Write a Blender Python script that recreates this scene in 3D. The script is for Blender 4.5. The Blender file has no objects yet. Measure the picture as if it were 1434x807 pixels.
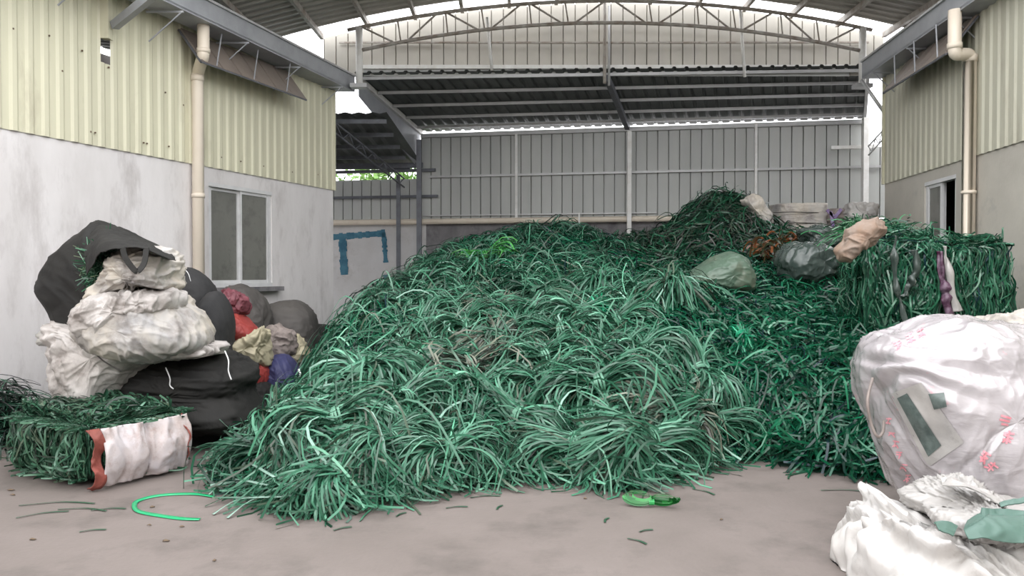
import bpy, math, random
import numpy as np
from mathutils import Vector, Matrix

# ---------------------------------------------------------------- camera, sky, exposure
F_PX, CX, CY = 1080.0, 717.0, 403.5
PITCH = math.atan(18.5 / F_PX)
SC = bpy.context.scene
COL = SC.collection
cam_data = bpy.data.cameras.new('camera')
cam_data.sensor_width = 36.0
cam_data.lens = F_PX / 1434.0 * 36.0
cam_data.clip_end = 300
cam = bpy.data.objects.new('camera', cam_data)
COL.objects.link(cam)
cam.location = (0, 0, 1.6)
cam.rotation_euler = (math.pi / 2 - PITCH, 0, 0)
SC.camera = cam

world = bpy.data.worlds.new('overcast_sky')
SC.world = world
world.use_nodes = True
wn = world.node_tree
bg = wn.nodes['Background']
bg.inputs[0].default_value = (0.97, 0.975, 1.0, 1)
bg.inputs[1].default_value = 4.5
sun_d = bpy.data.lights.new('sun_light', 'SUN')
sun_d.energy = 0.8
sun_d.angle = math.radians(35)
sun_d.color = (1.0, 0.97, 0.93)
sun = bpy.data.objects.new('sun_light', sun_d)
COL.objects.link(sun)
sun.rotation_euler = (math.radians(52), 0, math.radians(-12))   # soft hazy light from behind the camera
SC.view_settings.view_transform = 'Standard'
SC.view_settings.look = 'None'
SC.view_settings.exposure = -0.15
SC.view_settings.gamma = 1.0
SC.view_settings.use_curve_mapping = False
SC.cycles.max_bounces = 8
SC.cycles.diffuse_bounces = 5
SC.cycles.sample_clamp_indirect = 6

rng = np.random.default_rng(7)
random.seed(7)

def W(px, py, d):
    """point of the place seen at a pixel of the photograph, at depth d"""
    u, v = (px - CX) / F_PX, (CY - py) / F_PX
    y = math.cos(PITCH) + math.sin(PITCH) * v
    z = -math.sin(PITCH) + math.cos(PITCH) * v
    k = d / y
    return np.array((u * k, d, 1.6 + z * k))

# ---------------------------------------------------------------- noise
_perm = np.random.default_rng(3).permutation(256)
_perm = np.concatenate([_perm, _perm, _perm])
_g = np.random.default_rng(4).normal(size=(256, 3))
_g /= np.linalg.norm(_g, axis=1)[:, None]
def pnoise(P):
    P = np.asarray(P, float)
    i = np.floor(P).astype(int)
    f = P - i
    i &= 255
    w = f * f * f * (f * (f * 6 - 15) + 10)
    out = 0
    for dx in (0, 1):
        for dy in (0, 1):
            for dz in (0, 1):
                h = _perm[_perm[_perm[(i[:, 0] + dx) & 255] + ((i[:, 1] + dy) & 255)] + ((i[:, 2] + dz) & 255)]
                dot = (_g[h] * (f - np.array((dx, dy, dz)))).sum(1)
                wt = (w[:, 0] if dx else 1 - w[:, 0]) * (w[:, 1] if dy else 1 - w[:, 1]) * (w[:, 2] if dz else 1 - w[:, 2])
                out = out + wt * dot
    return out
def ridged(P):
    return 1 - np.minimum(1, np.abs(pnoise(P)) * 3.2)

# ---------------------------------------------------------------- materials
def mat(name, c1, c2=None, scale=3.0, stretch=(1, 1, 1), rough=0.6, metal=0.0, bump=0.0, bscale=40.0, c3=None, s3=12.0,
        thr=(0.35, 0.7), thr3=(0.5, 0.7), spec=0.5, coat=0.0, alpha=None, trans=0.0):
    m = bpy.data.materials.new(name)
    m.use_nodes = True
    nt = m.node_tree
    b = nt.nodes['Principled BSDF']
    b.inputs['Roughness'].default_value = rough
    b.inputs['Metallic'].default_value = metal
    b.inputs['Specular IOR Level'].default_value = spec
    b.inputs['Coat Weight'].default_value = coat
    b.inputs['Transmission Weight'].default_value = trans
    if alpha is not None:
        b.inputs['Alpha'].default_value = alpha
    b.inputs['Base Color'].default_value = (*c1, 1)
    tc = nt.nodes.new('ShaderNodeTexCoord')
    mp = nt.nodes.new('ShaderNodeMapping')
    mp.inputs['Scale'].default_value = stretch
    nt.links.new(tc.outputs['Object'], mp.inputs[0])
    if c2 is not None:
        n = nt.nodes.new('ShaderNodeTexNoise')
        n.inputs['Scale'].default_value = scale
        n.inputs['Detail'].default_value = 8
        n.inputs['Roughness'].default_value = 0.65
        nt.links.new(mp.outputs[0], n.inputs['Vector'])
        r = nt.nodes.new('ShaderNodeValToRGB')
        r.color_ramp.elements[0].position, r.color_ramp.elements[1].position = thr
        r.color_ramp.elements[0].color = (*c1, 1)
        r.color_ramp.elements[1].color = (*c2, 1)
        nt.links.new(n.outputs['Fac'], r.inputs[0])
        src = r.outputs[0]
        if c3 is not None:
            n3 = nt.nodes.new('ShaderNodeTexNoise')
            n3.inputs['Scale'].default_value = s3
            n3.inputs['Detail'].default_value = 10
            n3.inputs['Roughness'].default_value = 0.7
            nt.links.new(mp.outputs[0], n3.inputs['Vector'])
            mr = nt.nodes.new('ShaderNodeMapRange')
            mr.inputs[1].default_value, mr.inputs[2].default_value = thr3
            nt.links.new(n3.outputs['Fac'], mr.inputs[0])
            mx = nt.nodes.new('ShaderNodeMixRGB')
            nt.links.new(mr.outputs[0], mx.inputs[0])
            nt.links.new(src, mx.inputs[1])
            mx.inputs[2].default_value = (*c3, 1)
            src = mx.outputs[0]
        nt.links.new(src, b.inputs['Base Color'])
    if bump > 0:
        n2 = nt.nodes.new('ShaderNodeTexNoise')
        n2.inputs['Scale'].default_value = bscale
        n2.inputs['Detail'].default_value = 6
        nt.links.new(tc.outputs['Object'], n2.inputs['Vector'])
        bp = nt.nodes.new('ShaderNodeBump')
        bp.inputs['Strength'].default_value = bump
        bp.inputs['Distance'].default_value = 0.02
        nt.links.new(n2.outputs['Fac'], bp.inputs['Height'])
        nt.links.new(bp.outputs[0], b.inputs['Normal'])
    return m

def strap_mat(name, rough=0.3, spec=0.5, dust=0.0, trans=0.0, coat=0.0):
    m = bpy.data.materials.new(name)
    m.use_nodes = True
    nt = m.node_tree
    b = nt.nodes['Principled BSDF']
    at = nt.nodes.new('ShaderNodeAttribute')
    at.attribute_name = 'tint'
    nt.links.new(at.outputs['Color'], b.inputs['Base Color'])
    b.inputs['Roughness'].default_value = rough
    b.inputs['Specular IOR Level'].default_value = spec
    b.inputs['Coat Weight'].default_value = coat
    b.inputs['Coat Roughness'].default_value = 0.1
    if trans:
        tr = nt.nodes.new('ShaderNodeBsdfTranslucent')
        nt.links.new(at.outputs['Color'], tr.inputs[0])
        mx = nt.nodes.new('ShaderNodeMixShader')
        mx.inputs[0].default_value = trans
        out = nt.nodes['Material Output']
        nt.links.new(b.outputs[0], mx.inputs[1])
        nt.links.new(tr.outputs[0], mx.inputs[2])
        nt.links.new(mx.outputs[0], out.inputs[0])
    return m

M = {}
M['floor'] = mat('dusty_concrete', (0.142, 0.119, 0.107), (0.190, 0.160, 0.147), scale=0.7, rough=0.62, bump=0.12, bscale=30, c3=(0.095, 0.082, 0.073), s3=1.6, thr3=(0.5, 0.75))
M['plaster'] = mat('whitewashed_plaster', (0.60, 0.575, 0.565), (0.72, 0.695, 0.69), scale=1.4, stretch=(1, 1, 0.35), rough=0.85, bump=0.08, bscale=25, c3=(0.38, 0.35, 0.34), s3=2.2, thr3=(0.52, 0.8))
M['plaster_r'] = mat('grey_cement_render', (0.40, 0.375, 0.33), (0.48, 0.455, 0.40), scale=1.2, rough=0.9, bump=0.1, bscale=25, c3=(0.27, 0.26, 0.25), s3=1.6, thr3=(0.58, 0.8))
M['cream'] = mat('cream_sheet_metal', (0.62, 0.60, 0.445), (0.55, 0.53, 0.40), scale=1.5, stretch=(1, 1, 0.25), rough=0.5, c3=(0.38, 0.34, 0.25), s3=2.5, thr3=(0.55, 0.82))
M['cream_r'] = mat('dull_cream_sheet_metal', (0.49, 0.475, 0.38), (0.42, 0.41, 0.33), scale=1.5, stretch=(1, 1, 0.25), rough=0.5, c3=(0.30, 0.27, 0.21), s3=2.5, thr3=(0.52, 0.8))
M['gable'] = mat('dull_beige_sheet', (0.50, 0.475, 0.42), (0.43, 0.41, 0.37), scale=1.5, rough=0.5)
M['backsheet'] = mat('grey_white_sheet', (0.47, 0.48, 0.46), (0.40, 0.41, 0.395), scale=1.0, stretch=(1, 1, 0.3), rough=0.5)
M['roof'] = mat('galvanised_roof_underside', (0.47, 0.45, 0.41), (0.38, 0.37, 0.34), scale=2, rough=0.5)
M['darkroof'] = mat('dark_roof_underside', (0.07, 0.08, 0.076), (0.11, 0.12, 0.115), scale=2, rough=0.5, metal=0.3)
M['zinc'] = mat('galvanised_steel', (0.50, 0.50, 0.50), (0.40, 0.40, 0.40), scale=4, rough=0.45, metal=0.3)
M['rustzinc'] = mat('rusty_painted_steel', (0.45, 0.43, 0.40), (0.22, 0.17, 0.13), scale=5, rough=0.6, metal=0.1)
M['whitesteel'] = mat('white_painted_steel', (0.80, 0.80, 0.78), (0.66, 0.64, 0.60), scale=6, rough=0.5)
M['darksteel'] = mat('dark_grey_steel', (0.14, 0.15, 0.17), (0.09, 0.09, 0.10), scale=5, rough=0.5, metal=0.3)
M['gutter'] = mat('grey_gutter_metal', (0.36, 0.37, 0.39), (0.28, 0.29, 0.31), scale=3, rough=0.5, metal=0.2)
M['pvc'] = mat('cream_pvc', (0.74, 0.66, 0.55), (0.66, 0.58, 0.48), scale=3, stretch=(1, 1, 0.3), rough=0.4)
M['awning'] = mat('brown_tinted_sheet', (0.24, 0.20, 0.17), (0.18, 0.15, 0.13), scale=3, rough=0.5)
M['black'] = mat('dark_frame', (0.03, 0.03, 0.03), rough=0.6)
M['alu'] = mat('aluminium_frame', (0.62, 0.62, 0.62), (0.52, 0.52, 0.52), scale=5, rough=0.45)
M['glass'] = mat('dusty_glass', (0.15, 0.15, 0.135), (0.19, 0.19, 0.17), scale=1.0, rough=0.2, c3=(0.11, 0.11, 0.10), s3=3)
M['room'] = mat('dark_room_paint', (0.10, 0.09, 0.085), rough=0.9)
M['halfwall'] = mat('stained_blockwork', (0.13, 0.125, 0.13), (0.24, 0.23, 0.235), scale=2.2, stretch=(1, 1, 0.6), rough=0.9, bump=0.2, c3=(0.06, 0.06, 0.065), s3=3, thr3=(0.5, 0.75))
M['palewall'] = mat('pale_blockwork', (0.48, 0.47, 0.46), (0.56, 0.55, 0.55), scale=1.6, rough=0.9, bump=0.1, c3=(0.30, 0.27, 0.24), s3=1.4, thr3=(0.55, 0.8))
M['bluepaint'] = mat('blue_spray_paint', (0.02, 0.10, 0.16), (0.07, 0.20, 0.27), scale=5, rough=0.8)
M['sackwhite'] = mat('white_woven_sack', (0.54, 0.51, 0.49), (0.38, 0.345, 0.32), scale=2.6, rough=0.6, bump=0.4, bscale=9, c3=(0.15, 0.125, 0.11), s3=4.2, thr3=(0.47, 0.72))
M['bulkwhite'] = mat('clean_white_woven_bag', (0.56, 0.545, 0.53), (0.46, 0.435, 0.41), scale=2.4, rough=0.6, bump=0.3, bscale=9, c3=(0.26, 0.235, 0.21), s3=4, thr3=(0.58, 0.82))
M['sackgrey'] = mat('soiled_white_sack', (0.62, 0.58, 0.55), (0.48, 0.44, 0.41), scale=2.6, rough=0.65, bump=0.25, bscale=14, c3=(0.26, 0.22, 0.21), s3=4, thr3=(0.52, 0.8))
M['sackcream'] = mat('cream_woven_sack', (0.47, 0.42, 0.35), (0.36, 0.36, 0.37), scale=2.2, rough=0.6, bump=0.4, bscale=9, c3=(0.16, 0.135, 0.125), s3=4, thr3=(0.47, 0.74))
M['blacksack'] = mat('black_woven_sack', (0.012, 0.0115, 0.011), (0.022, 0.021, 0.019), scale=3, rough=0.75, bump=0.4, bscale=12, spec=0.3)
M['darksack'] = mat('dark_grey_sack', (0.024, 0.024, 0.025), (0.038, 0.037, 0.037), scale=2.4, rough=0.8, bump=0.3, bscale=14, spec=0.3)
M['greysack'] = mat('grey_brown_sack', (0.075, 0.068, 0.062), (0.05, 0.045, 0.042), scale=2.4, rough=0.75, bump=0.4, bscale=12)
M['redsack'] = mat('red_woven_sack', (0.30, 0.04, 0.032), (0.22, 0.03, 0.028), scale=3, rough=0.6, bump=0.3, bscale=12)
M['pinksack'] = mat('dusty_pink_sack', (0.20, 0.05, 0.065), (0.10, 0.03, 0.04), scale=6, rough=0.6, bump=0.3, bscale=18)
M['yellowsack'] = mat('pale_yellow_sack', (0.40, 0.355, 0.24), (0.30, 0.27, 0.19), scale=3, rough=0.6, bump=0.35, bscale=14)
M['bluesack'] = mat('blue_woven_sack', (0.03, 0.032, 0.10), (0.045, 0.045, 0.11), scale=3, rough=0.65, bump=0.25, bscale=18)
M['taupesack'] = mat('crumpled_taupe_sack', (0.24, 0.20, 0.18), (0.15, 0.125, 0.115), scale=4, rough=0.7, bump=0.4, bscale=18)
M['greenfilm'] = mat('pale_green_film', (0.075, 0.125, 0.088), (0.095, 0.14, 0.10), scale=2, rough=0.4, c3=(0.12, 0.12, 0.085), s3=2, bump=0.3, bscale=8)
M['greensheet'] = mat('sage_green_plastic', (0.085, 0.155, 0.128), (0.065, 0.125, 0.10), scale=3, rough=0.45)
M['clearfilm'] = mat('grey_clear_film', (0.07, 0.09, 0.08), (0.03, 0.045, 0.04), scale=5, rough=0.22, c3=(0.28, 0.28, 0.26), s3=6, thr3=(0.6, 0.7))
M['greyfilm'] = mat('grey_plastic_film', (0.42, 0.40, 0.37), (0.30, 0.29, 0.27), scale=4, rough=0.35, bump=0.3, bscale=14)
M['palefilm'] = mat('pale_crumpled_film', (0.42, 0.40, 0.38), (0.30, 0.29, 0.28), scale=4, rough=0.35, bump=0.3, bscale=14)
M['purple'] = mat('purple_print', (0.16, 0.09, 0.26), (0.30, 0.25, 0.38), scale=8, rough=0.5)
M['plum'] = mat('plum_film', (0.05, 0.008, 0.032), (0.20, 0.14, 0.19), scale=18, rough=0.35)
M['orange'] = mat('orange_plastic', (0.40, 0.14, 0.04), (0.25, 0.12, 0.04), scale=10, rough=0.5)
M['kraft'] = mat('brown_paper', (0.22, 0.145, 0.10), (0.27, 0.23, 0.20), scale=5, rough=0.8, c3=(0.16, 0.065, 0.045), s3=4, bump=0.4, bscale=14)
M['redcloth'] = mat('faded_red_lining', (0.24, 0.055, 0.04), (0.14, 0.04, 0.03), scale=8, rough=0.7, bump=.3)
M['bandcloth'] = mat('off_white_sack_panel', (0.42, 0.355, 0.335), (0.50, 0.475, 0.50), scale=3.5, rough=0.7, bump=0.3, bscale=14, c3=(0.25, 0.17, 0.14), s3=6, thr3=(0.5, 0.75))
M['bluepipe'] = mat('blue_grey_pipe', (0.10, 0.14, 0.18), (0.07, 0.09, 0.12), scale=6, rough=0.5)
M['whitecord'] = mat('white_cord', (0.70, 0.70, 0.70), rough=0.5)
M['redprint'] = mat('faded_red_print', (0.62, 0.20, 0.24), (0.75, 0.38, 0.42), scale=14, rough=0.5)
M['greyprint'] = mat('dark_label_print', (0.045, 0.065, 0.06), (0.12, 0.15, 0.14), scale=16, rough=0.35)
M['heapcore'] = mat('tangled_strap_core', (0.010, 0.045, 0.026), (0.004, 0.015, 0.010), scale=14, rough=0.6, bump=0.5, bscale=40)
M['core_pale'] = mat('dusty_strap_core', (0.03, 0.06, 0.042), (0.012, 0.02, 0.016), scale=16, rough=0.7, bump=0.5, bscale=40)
M['dirt'] = mat('dry_leaf_scrap', (0.16, 0.11, 0.07), (0.09, 0.07, 0.05), scale=20, rough=0.9)
M['leaf'] = mat('green_leaves', (0.10, 0.22, 0.04), (0.20, 0.34, 0.08), scale=3, rough=0.6)
M['bark'] = mat('tree_bark', (0.08, 0.06, 0.045), rough=0.9)
M['straps'] = strap_mat('dusty_plastic_strap', 0.29, 0.38, trans=0.10)
M['shiny'] = strap_mat('shiny_plastic_strap', 0.20, 0.45, trans=0.22)

# ---------------------------------------------------------------- object helpers
def link(o, parent=None):
    COL.objects.link(o)
    if parent is not None:
        o.parent = parent
    return o

def mesh_np(name, V, Fc, mats, parent=None, smooth=False, mi=None, tint=None, mdata_only=False):
    me = bpy.data.meshes.new(name)
    V = np.asarray(V, dtype=np.float32)
    if isinstance(Fc, np.ndarray):
        nf, k = Fc.shape
        me.vertices.add(len(V)); me.vertices.foreach_set('co', V.ravel())
        me.loops.add(nf * k); me.loops.foreach_set('vertex_index', Fc.astype(np.int32).ravel())
        me.polygons.add(nf)
        me.polygons.foreach_set('loop_start', np.arange(0, nf * k, k, dtype=np.int32))
        me.polygons.foreach_set('loop_total', np.full(nf, k, dtype=np.int32))
    else:
        me.from_pydata([tuple(map(float, v)) for v in V], [], Fc)
    if not isinstance(mats, (list, tuple)):
        mats = [mats]
    for m in mats:
        me.materials.append(m)
    n = len(me.polygons)
    if smooth:
        me.polygons.foreach_set('use_smooth', np.ones(n, dtype=bool))
    if mi is not None:
        me.polygons.foreach_set('material_index', np.asarray(mi, dtype=np.int32))
    if tint is not None:
        a = me.attributes.new('tint', 'FLOAT_COLOR', 'POINT')
        c = np.ones((len(V), 4), dtype=np.float32)
        c[:, :3] = tint
        a.data.foreach_set('color', c.ravel())
    me.update(calc_edges=True)
    me.validate()
    if mdata_only:
        return me
    return link(bpy.data.objects.new(name, me), parent)

def tag(o, label=None, cat=None, group=None, kind=None):
    if label: o['label'] = label
    if cat: o['category'] = cat
    if group: o['group'] = group
    if kind: o['kind'] = kind
    return o

def empty(name, loc=(0, 0, 0)):
    o = bpy.data.objects.new(name, None)
    o.empty_display_size = 0.1
    o.location = loc
    return link(o)

def put(o, loc):
    """shift a mesh so that its origin is at loc while it stays where it is"""
    o.data.transform(Matrix.Translation(-Vector(loc)))
    o.location = loc
    return o

class MB:
    """collects boxes, bars and tubes that make ONE part"""
    def __init__(s):
        s.v, s.f = [], []
    def hexa(s, P):
        b = len(s.v)
        s.v += [tuple(map(float, p)) for p in P]
        s.f += [[b+a for a in q] for q in ((0, 3, 2, 1), (4, 5, 6, 7), (0, 1, 5, 4), (1, 2, 6, 5), (2, 3, 7, 6), (3, 0, 4, 7))]
        return s
    def box(s, x0, x1, y0, y1, z0, z1):
        return s.hexa([(x0, y0, z0), (x1, y0, z0), (x1, y1, z0), (x0, y1, z0), (x0, y0, z1), (x1, y0, z1), (x1, y1, z1), (x0, y1, z1)])
    def bar(s, a, b, w, h, up=(0, 0, 1)):
        a, b = Vector(a), Vector(b)
        d = (b - a).normalized()
        up = Vector(up)
        if abs(d.dot(up)) > 0.97:
            up = Vector((0, 1, 0))
        r = d.cross(up).normalized()
        u = r.cross(d).normalized()
        P = []
        for c in (a, b):
            for i, j in ((-1, -1), (1, -1), (1, 1), (-1, 1)):
                P.append(c + r * (i * w / 2) + u * (j * h / 2))
        return s.hexa(P)
    def tube(s, pts, rad, n=10, cap=True):
        pts = [Vector(tuple(map(float, p))) for p in pts]
        base = len(s.v)
        prev = None
        for k, p in enumerate(pts):
            d = (pts[min(k + 1, len(pts) - 1)] - pts[max(k - 1, 0)]).normalized()
            if prev is None:
                r = d.cross(Vector((0, 0, 1)))
                if r.length < 1e-3: r = d.cross(Vector((0, 1, 0)))
            else:
                r = prev - d * prev.dot(d)
            r.normalize(); prev = r
            u = d.cross(r)
            rr = rad[k] if isinstance(rad, (list, tuple)) else rad
            for j in range(n):
                t = 2 * math.pi * j / n
                s.v.append(tuple(p + (r * math.cos(t) + u * math.sin(t)) * rr))
        for k in range(len(pts) - 1):
            for j in range(n):
                a = base + k * n + j; b = base + k * n + (j + 1) % n
                s.f.append([a, b, b + n, a + n])
        if cap:
            s.f.append([base + j for j in range(n)][::-1])
            s.f.append([base + (len(pts) - 1) * n + j for j in range(n)])
        return s
    def build(s, name, m, parent=None, smooth=False):
        return mesh_np(name, s.v, s.f, m, parent, smooth)

def smooth_path(pts, n=8):
    P = np.array([np.asarray(p, float) for p in pts])
    out = []
    for i in range(len(P) - 1):
        p0, p1, p2, p3 = P[max(i - 1, 0)], P[i], P[i + 1], P[min(i + 2, len(P) - 1)]
        for k in range(n):
            t = k / n
            out.append(0.5 * ((2 * p1) + (-p0 + p2) * t + (2 * p0 - 5 * p1 + 4 * p2 - p3) * t * t + (-p0 + 3 * p1 - 3 * p2 + p3) * t ** 3))
    out.append(P[-1])
    return out

def sheet(name, O, U, Vv, N, m, width, height, pitch=0.2, rib=0.06, depth=0.03, slope=0.02, parent=None, rows=(0, 1), hole=None, top=None, x0=0.0):
    """profiled metal sheet: ribs run along Vv; profile steps along U; ribs stand out along N. top(u) may shorten it"""
    O, U, Vv, N = (np.asarray(a, float) for a in (O, U, Vv, N))
    us, hs = [0.0], [0.0]
    u = x0 % pitch
    while u < width:
        for du, hh in ((0, 0), (slope, depth), (slope + rib, depth), (2 * slope + rib, 0)):
            if 0 < u + du < width:
                us.append(u + du); hs.append(hh)
        u += pitch
    us.append(width); hs.append(0.0)
    rows = list(rows)
    V, Fc = [], []
    nc = len(us)
    for r in rows:
        for uu, hh in zip(us, hs):
            hgt = top(uu) if top else height
            V.append(O + U * uu + Vv * (r * hgt) + N * hh)
    for r in range(len(rows) - 1):
        for c in range(nc - 1):
            if hole and hole[0] < (us[c] + us[c + 1]) / 2 < hole[1] and hole[2] <= rows[r] * height and rows[r + 1] * height <= hole[3] + 1e-6:
                continue
            a = r * nc + c
            Fc.append([a, a + 1, a + nc + 1, a + nc])
    return mesh_np(name, V, Fc, m, parent)
# ---------------------------------------------------------------- the yard's shell
def LX(d): return 0.3546 * d - 8.205           # left building's face
def RX(d): return 0.105 * d + 4.93             # right building's face
def BY(x): return 18.0 - 0.177 * (x + 2.12)    # back wall
ZC = 3.16                                      # where plaster meets sheet metal

fl = MB().box(-22, 22, -14, 30, -0.2, 0.0).build('floor', M['floor'])
tag(fl, kind='structure')

wf = empty('wall_added_sky_block', (0, -12, 0)); tag(wf, kind='structure')  # unseen wall added behind the camera to hold back low sky light
MB().box(-20, 20, -.2, 0, 0, 5.5).build('blockwork', M['plaster_r'], wf)
def plane_pt(a, b, t, z):   # along a-b
    return np.array((a[0] + (b[0] - a[0]) * t, a[1] + (b[1] - a[1]) * t, z))

def building(side, A, B, inward, wallmat, holes, ztop, thick=0.24):
    """A near end, B far end of the yard face (x, y); inward: unit normal to the yard; holes in metres along A-B (u0,u1,z0,z1)"""
    A, B, inward = np.array(A, float), np.array(B, float), np.array(inward, float)
    L = np.linalg.norm(B - A)
    U = (B - A) / L
    w = empty('wall_' + side, (A[0], A[1], 0)); tag(w, kind='structure')
    mb = MB()
    def blk(u0, u1, z0, z1):
        P = []
        for z in (z0, z1):
            for u, t in ((u0, 0), (u1, 0), (u1, -thick), (u0, -thick)):
                q = A + U * u + inward * t
                P.append((q[0] - A[0], q[1] - A[1], z))
        mb.hexa(P)
    hs = sorted(holes)
    u = 0
    for h in hs:
        blk(u, h[0], 0, ZC)
        blk(h[0], h[1], 0, h[2])
        blk(h[0], h[1], h[3], ZC)
        u = h[1]
    blk(u, L, 0, ZC)
    mb.build('plaster_base', wallmat, w)
    # dark room behind: far wall, roof, floor of the building body
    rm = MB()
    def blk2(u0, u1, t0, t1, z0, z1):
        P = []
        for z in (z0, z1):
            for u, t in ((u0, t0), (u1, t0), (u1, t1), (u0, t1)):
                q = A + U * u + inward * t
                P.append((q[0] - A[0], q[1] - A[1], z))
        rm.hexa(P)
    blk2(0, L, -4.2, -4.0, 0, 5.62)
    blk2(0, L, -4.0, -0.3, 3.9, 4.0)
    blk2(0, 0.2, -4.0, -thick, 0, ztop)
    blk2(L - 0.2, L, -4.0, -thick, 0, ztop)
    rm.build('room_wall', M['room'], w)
    return w, A, U, L, inward

inL = np.array((1.0, -0.3546)) / math.hypot(1, 0.3546)
inR = np.array((-1.0, 0.105)) / math.hypot(1, 0.105)
def uL(d): return (d + 1.0) * math.hypot(1, 0.3546)
def uR(d): return (d + 1.0) * math.hypot(1, 0.105)
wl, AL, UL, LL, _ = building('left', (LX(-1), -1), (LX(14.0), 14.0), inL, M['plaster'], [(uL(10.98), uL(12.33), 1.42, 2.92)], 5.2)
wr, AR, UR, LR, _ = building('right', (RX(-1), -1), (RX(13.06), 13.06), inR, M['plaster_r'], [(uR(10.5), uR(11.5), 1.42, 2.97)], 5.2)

def cladding(w, A, U, L, inward, m, hole=None, x0=0.0, ztop=5.22, pitch=0.186):
    O = np.array((inward[0] * 0.012, inward[1] * 0.012, ZC - 0.03))
    H = ztop - ZC + 0.03
    rows = (0, 1) if not hole else (0, hole[2] / H, hole[3] / H, 1)
    return sheet('cladding', O, (U[0], U[1], 0), (0, 0, 1), (inward[0], inward[1], 0), m, L, H, pitch=pitch, rib=0.05, depth=0.020, slope=0.03, parent=w, rows=rows, hole=hole, x0=x0)
hs0 = uL(9.24)
H0 = 5.22 - ZC + 0.03
cladding(wl, AL, UL, LL, inL, M['cream'], hole=(hs0, hs0 + 0.155, 4.14 - ZC + .03, H0 - 0.02), x0=hs0 % 0.186 - 0.03)
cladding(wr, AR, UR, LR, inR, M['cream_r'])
# screws that hold the left cladding, drawn as small rusty heads
sc = MB()
for d, z in [(8.2, 4.2), (9.0, 4.2), (9.35, 4.1), (9.1, 3.28), (9.16, 3.28), (9.85, 3.28), (9.9, 3.28), (8.6, 4.25), (10.2, 4.0), (10.5, 3.9), (11.2, 3.3), (11.6, 3.3), (12.1, 3.3), (12.8, 3.3), (8.75, 3.9), (13.5, 3.35), (10.25, 3.3), (8.0, 3.6)]:
    q = AL + UL * uL(d) + inL * 0.03
    sc.box(q[0] - AL[0] - .008, q[0] - AL[0] + .008, q[1] - AL[1] - .008, q[1] - AL[1] + .008, z - .009, z + .009)
sc.build('cladding_screws', M['dirt'], wl)
# end cap strips of both building corners
def corner_cap(w, A, U, L, inward, m):
    b = MB()
    q = U * (L + 0.01) + inward * 0.02
    b.bar((q[0], q[1], ZC - .03), (q[0], q[1], 5.2), 0.05, 0.05)
    b.build('corner_flashing', m, w)
corner_cap(wl, AL, UL, LL, inL, M['cream'])
corner_cap(wr, AR, UR, LR, inR, M['cream'])

# window of the left building
def window(name, A, U, inward, u0, u1, z0, z1, leaves, sill=True, glazed=True, openleaf=False):
    O = A + U * u0
    t = empty(name, (O[0], O[1], z0)); tag(t, kind='structure')
    def P(u, off, z):
        q = U * (u) + inward * off
        return (q[0], q[1], z)
    W_, H_ = u1 - u0, z1 - z0
    f = MB(); fw = 0.055
    f.bar(P(0, -.05, fw / 2), P(W_, -.05, fw / 2), .1, fw)
    f.bar(P(0, -.05, H_ - fw / 2), P(W_, -.05, H_ - fw / 2), .1, fw)
    for uu in (fw / 2, W_ - fw / 2):
        f.bar(P(uu, -.05, 0), P(uu, -.05, H_), .1, fw, up=(inward[0], inward[1], 0))
    f.build('window_frame', M['alu'], t)
    n = leaves
    for k in range(n):
        if openleaf and k == 0: continue
        a = fw + (W_ - 2 * fw) * k / n - (0.02 if k else 0)
        b = fw + (W_ - 2 * fw) * (k + 1) / n
        off = -0.04 - 0.035 * (k % 2 == 0)
        s = MB(); sw = 0.045
        s.bar(P(a, off, fw + sw / 2), P(b, off, fw + sw / 2), .03, sw)
        s.bar(P(a, off, H_ - fw - sw / 2), P(b, off, H_ - fw - sw / 2), .03, sw)
        for uu in (a + sw / 2, b - sw / 2):
            s.bar(P(uu, off, fw), P(uu, off, H_ - fw), .03, sw, up=(inward[0], inward[1], 0))
        so = s.build('sash', M['alu'], t)
        g = MB()
        g.bar(P(a + sw, off, H_ / 2), P(b - sw, off, H_ / 2), .006, H_ - 2 * fw - 2 * sw)
        g.build('pane', M['glass'], so)
    if sill:
        s = MB()
        s.bar(P(-.06, .04, -.04), P(W_ + .12, .04, -.04), .2, .07)
        s.build('window_sill', M['halfwall'], t)
    return t
window('window_1', AL, UL, inL, uL(10.98), uL(12.33), 1.42, 2.92, 2)
window('window_2', AR, UR, inR, uR(10.5), uR(11.5), 1.42, 2.97, 2, openleaf=False, sill=True)
# right window reveal is open and dark: its near sash is slid behind the far one
w2 = [o for o in COL.objects if o.name.startswith('window_2')][0]
sashes = [o for o in COL.objects if o.parent == w2 and o.name.startswith('sash')]
mv = UR * ((1.0 * math.hypot(1, .105) - .11) / 2)
for o in sashes[:1]:
    o.location = (mv[0], mv[1], 0)

# ---- back wall
XL, XR = -7.5, 9.0
back = empty('wall_back', (0, 0, 0)); tag(back, kind='structure')
nb = np.array((-0.177, -1.0)) / math.hypot(1, 0.177)
ub = np.array((1.0, -0.177)) / math.hypot(1, 0.177)
def bwall(x0, x1, z0, z1, th=0.2, off=0.0):
    P = []
    for z in (z0, z1):
        for x, o in ((x0, off), (x1, off), (x1, off - th), (x0, off - th)):
            P.append((x + nb[0] * o, BY(x) + nb[1] * o, z))
    return P
MB().hexa(bwall(-2.0, XR, 0, 2.78)).build('blockwork', M['halfwall'], back)
MB().hexa(bwall(XL, -2.0, 0, 2.78)).build('pale_blockwork', M['palewall'], back)
k = math.hypot(1, .177)
sheet('sheet_cladding', (-2.12, BY(-2.12), 2.8), (ub[0], ub[1], 0), (0, 0, 1), (nb[0], nb[1], 0), M['backsheet'], (7.50 + 2.12) * k, 2.04, pitch=0.235, rib=0.014, depth=-0.07, slope=0.004, parent=back)
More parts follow.
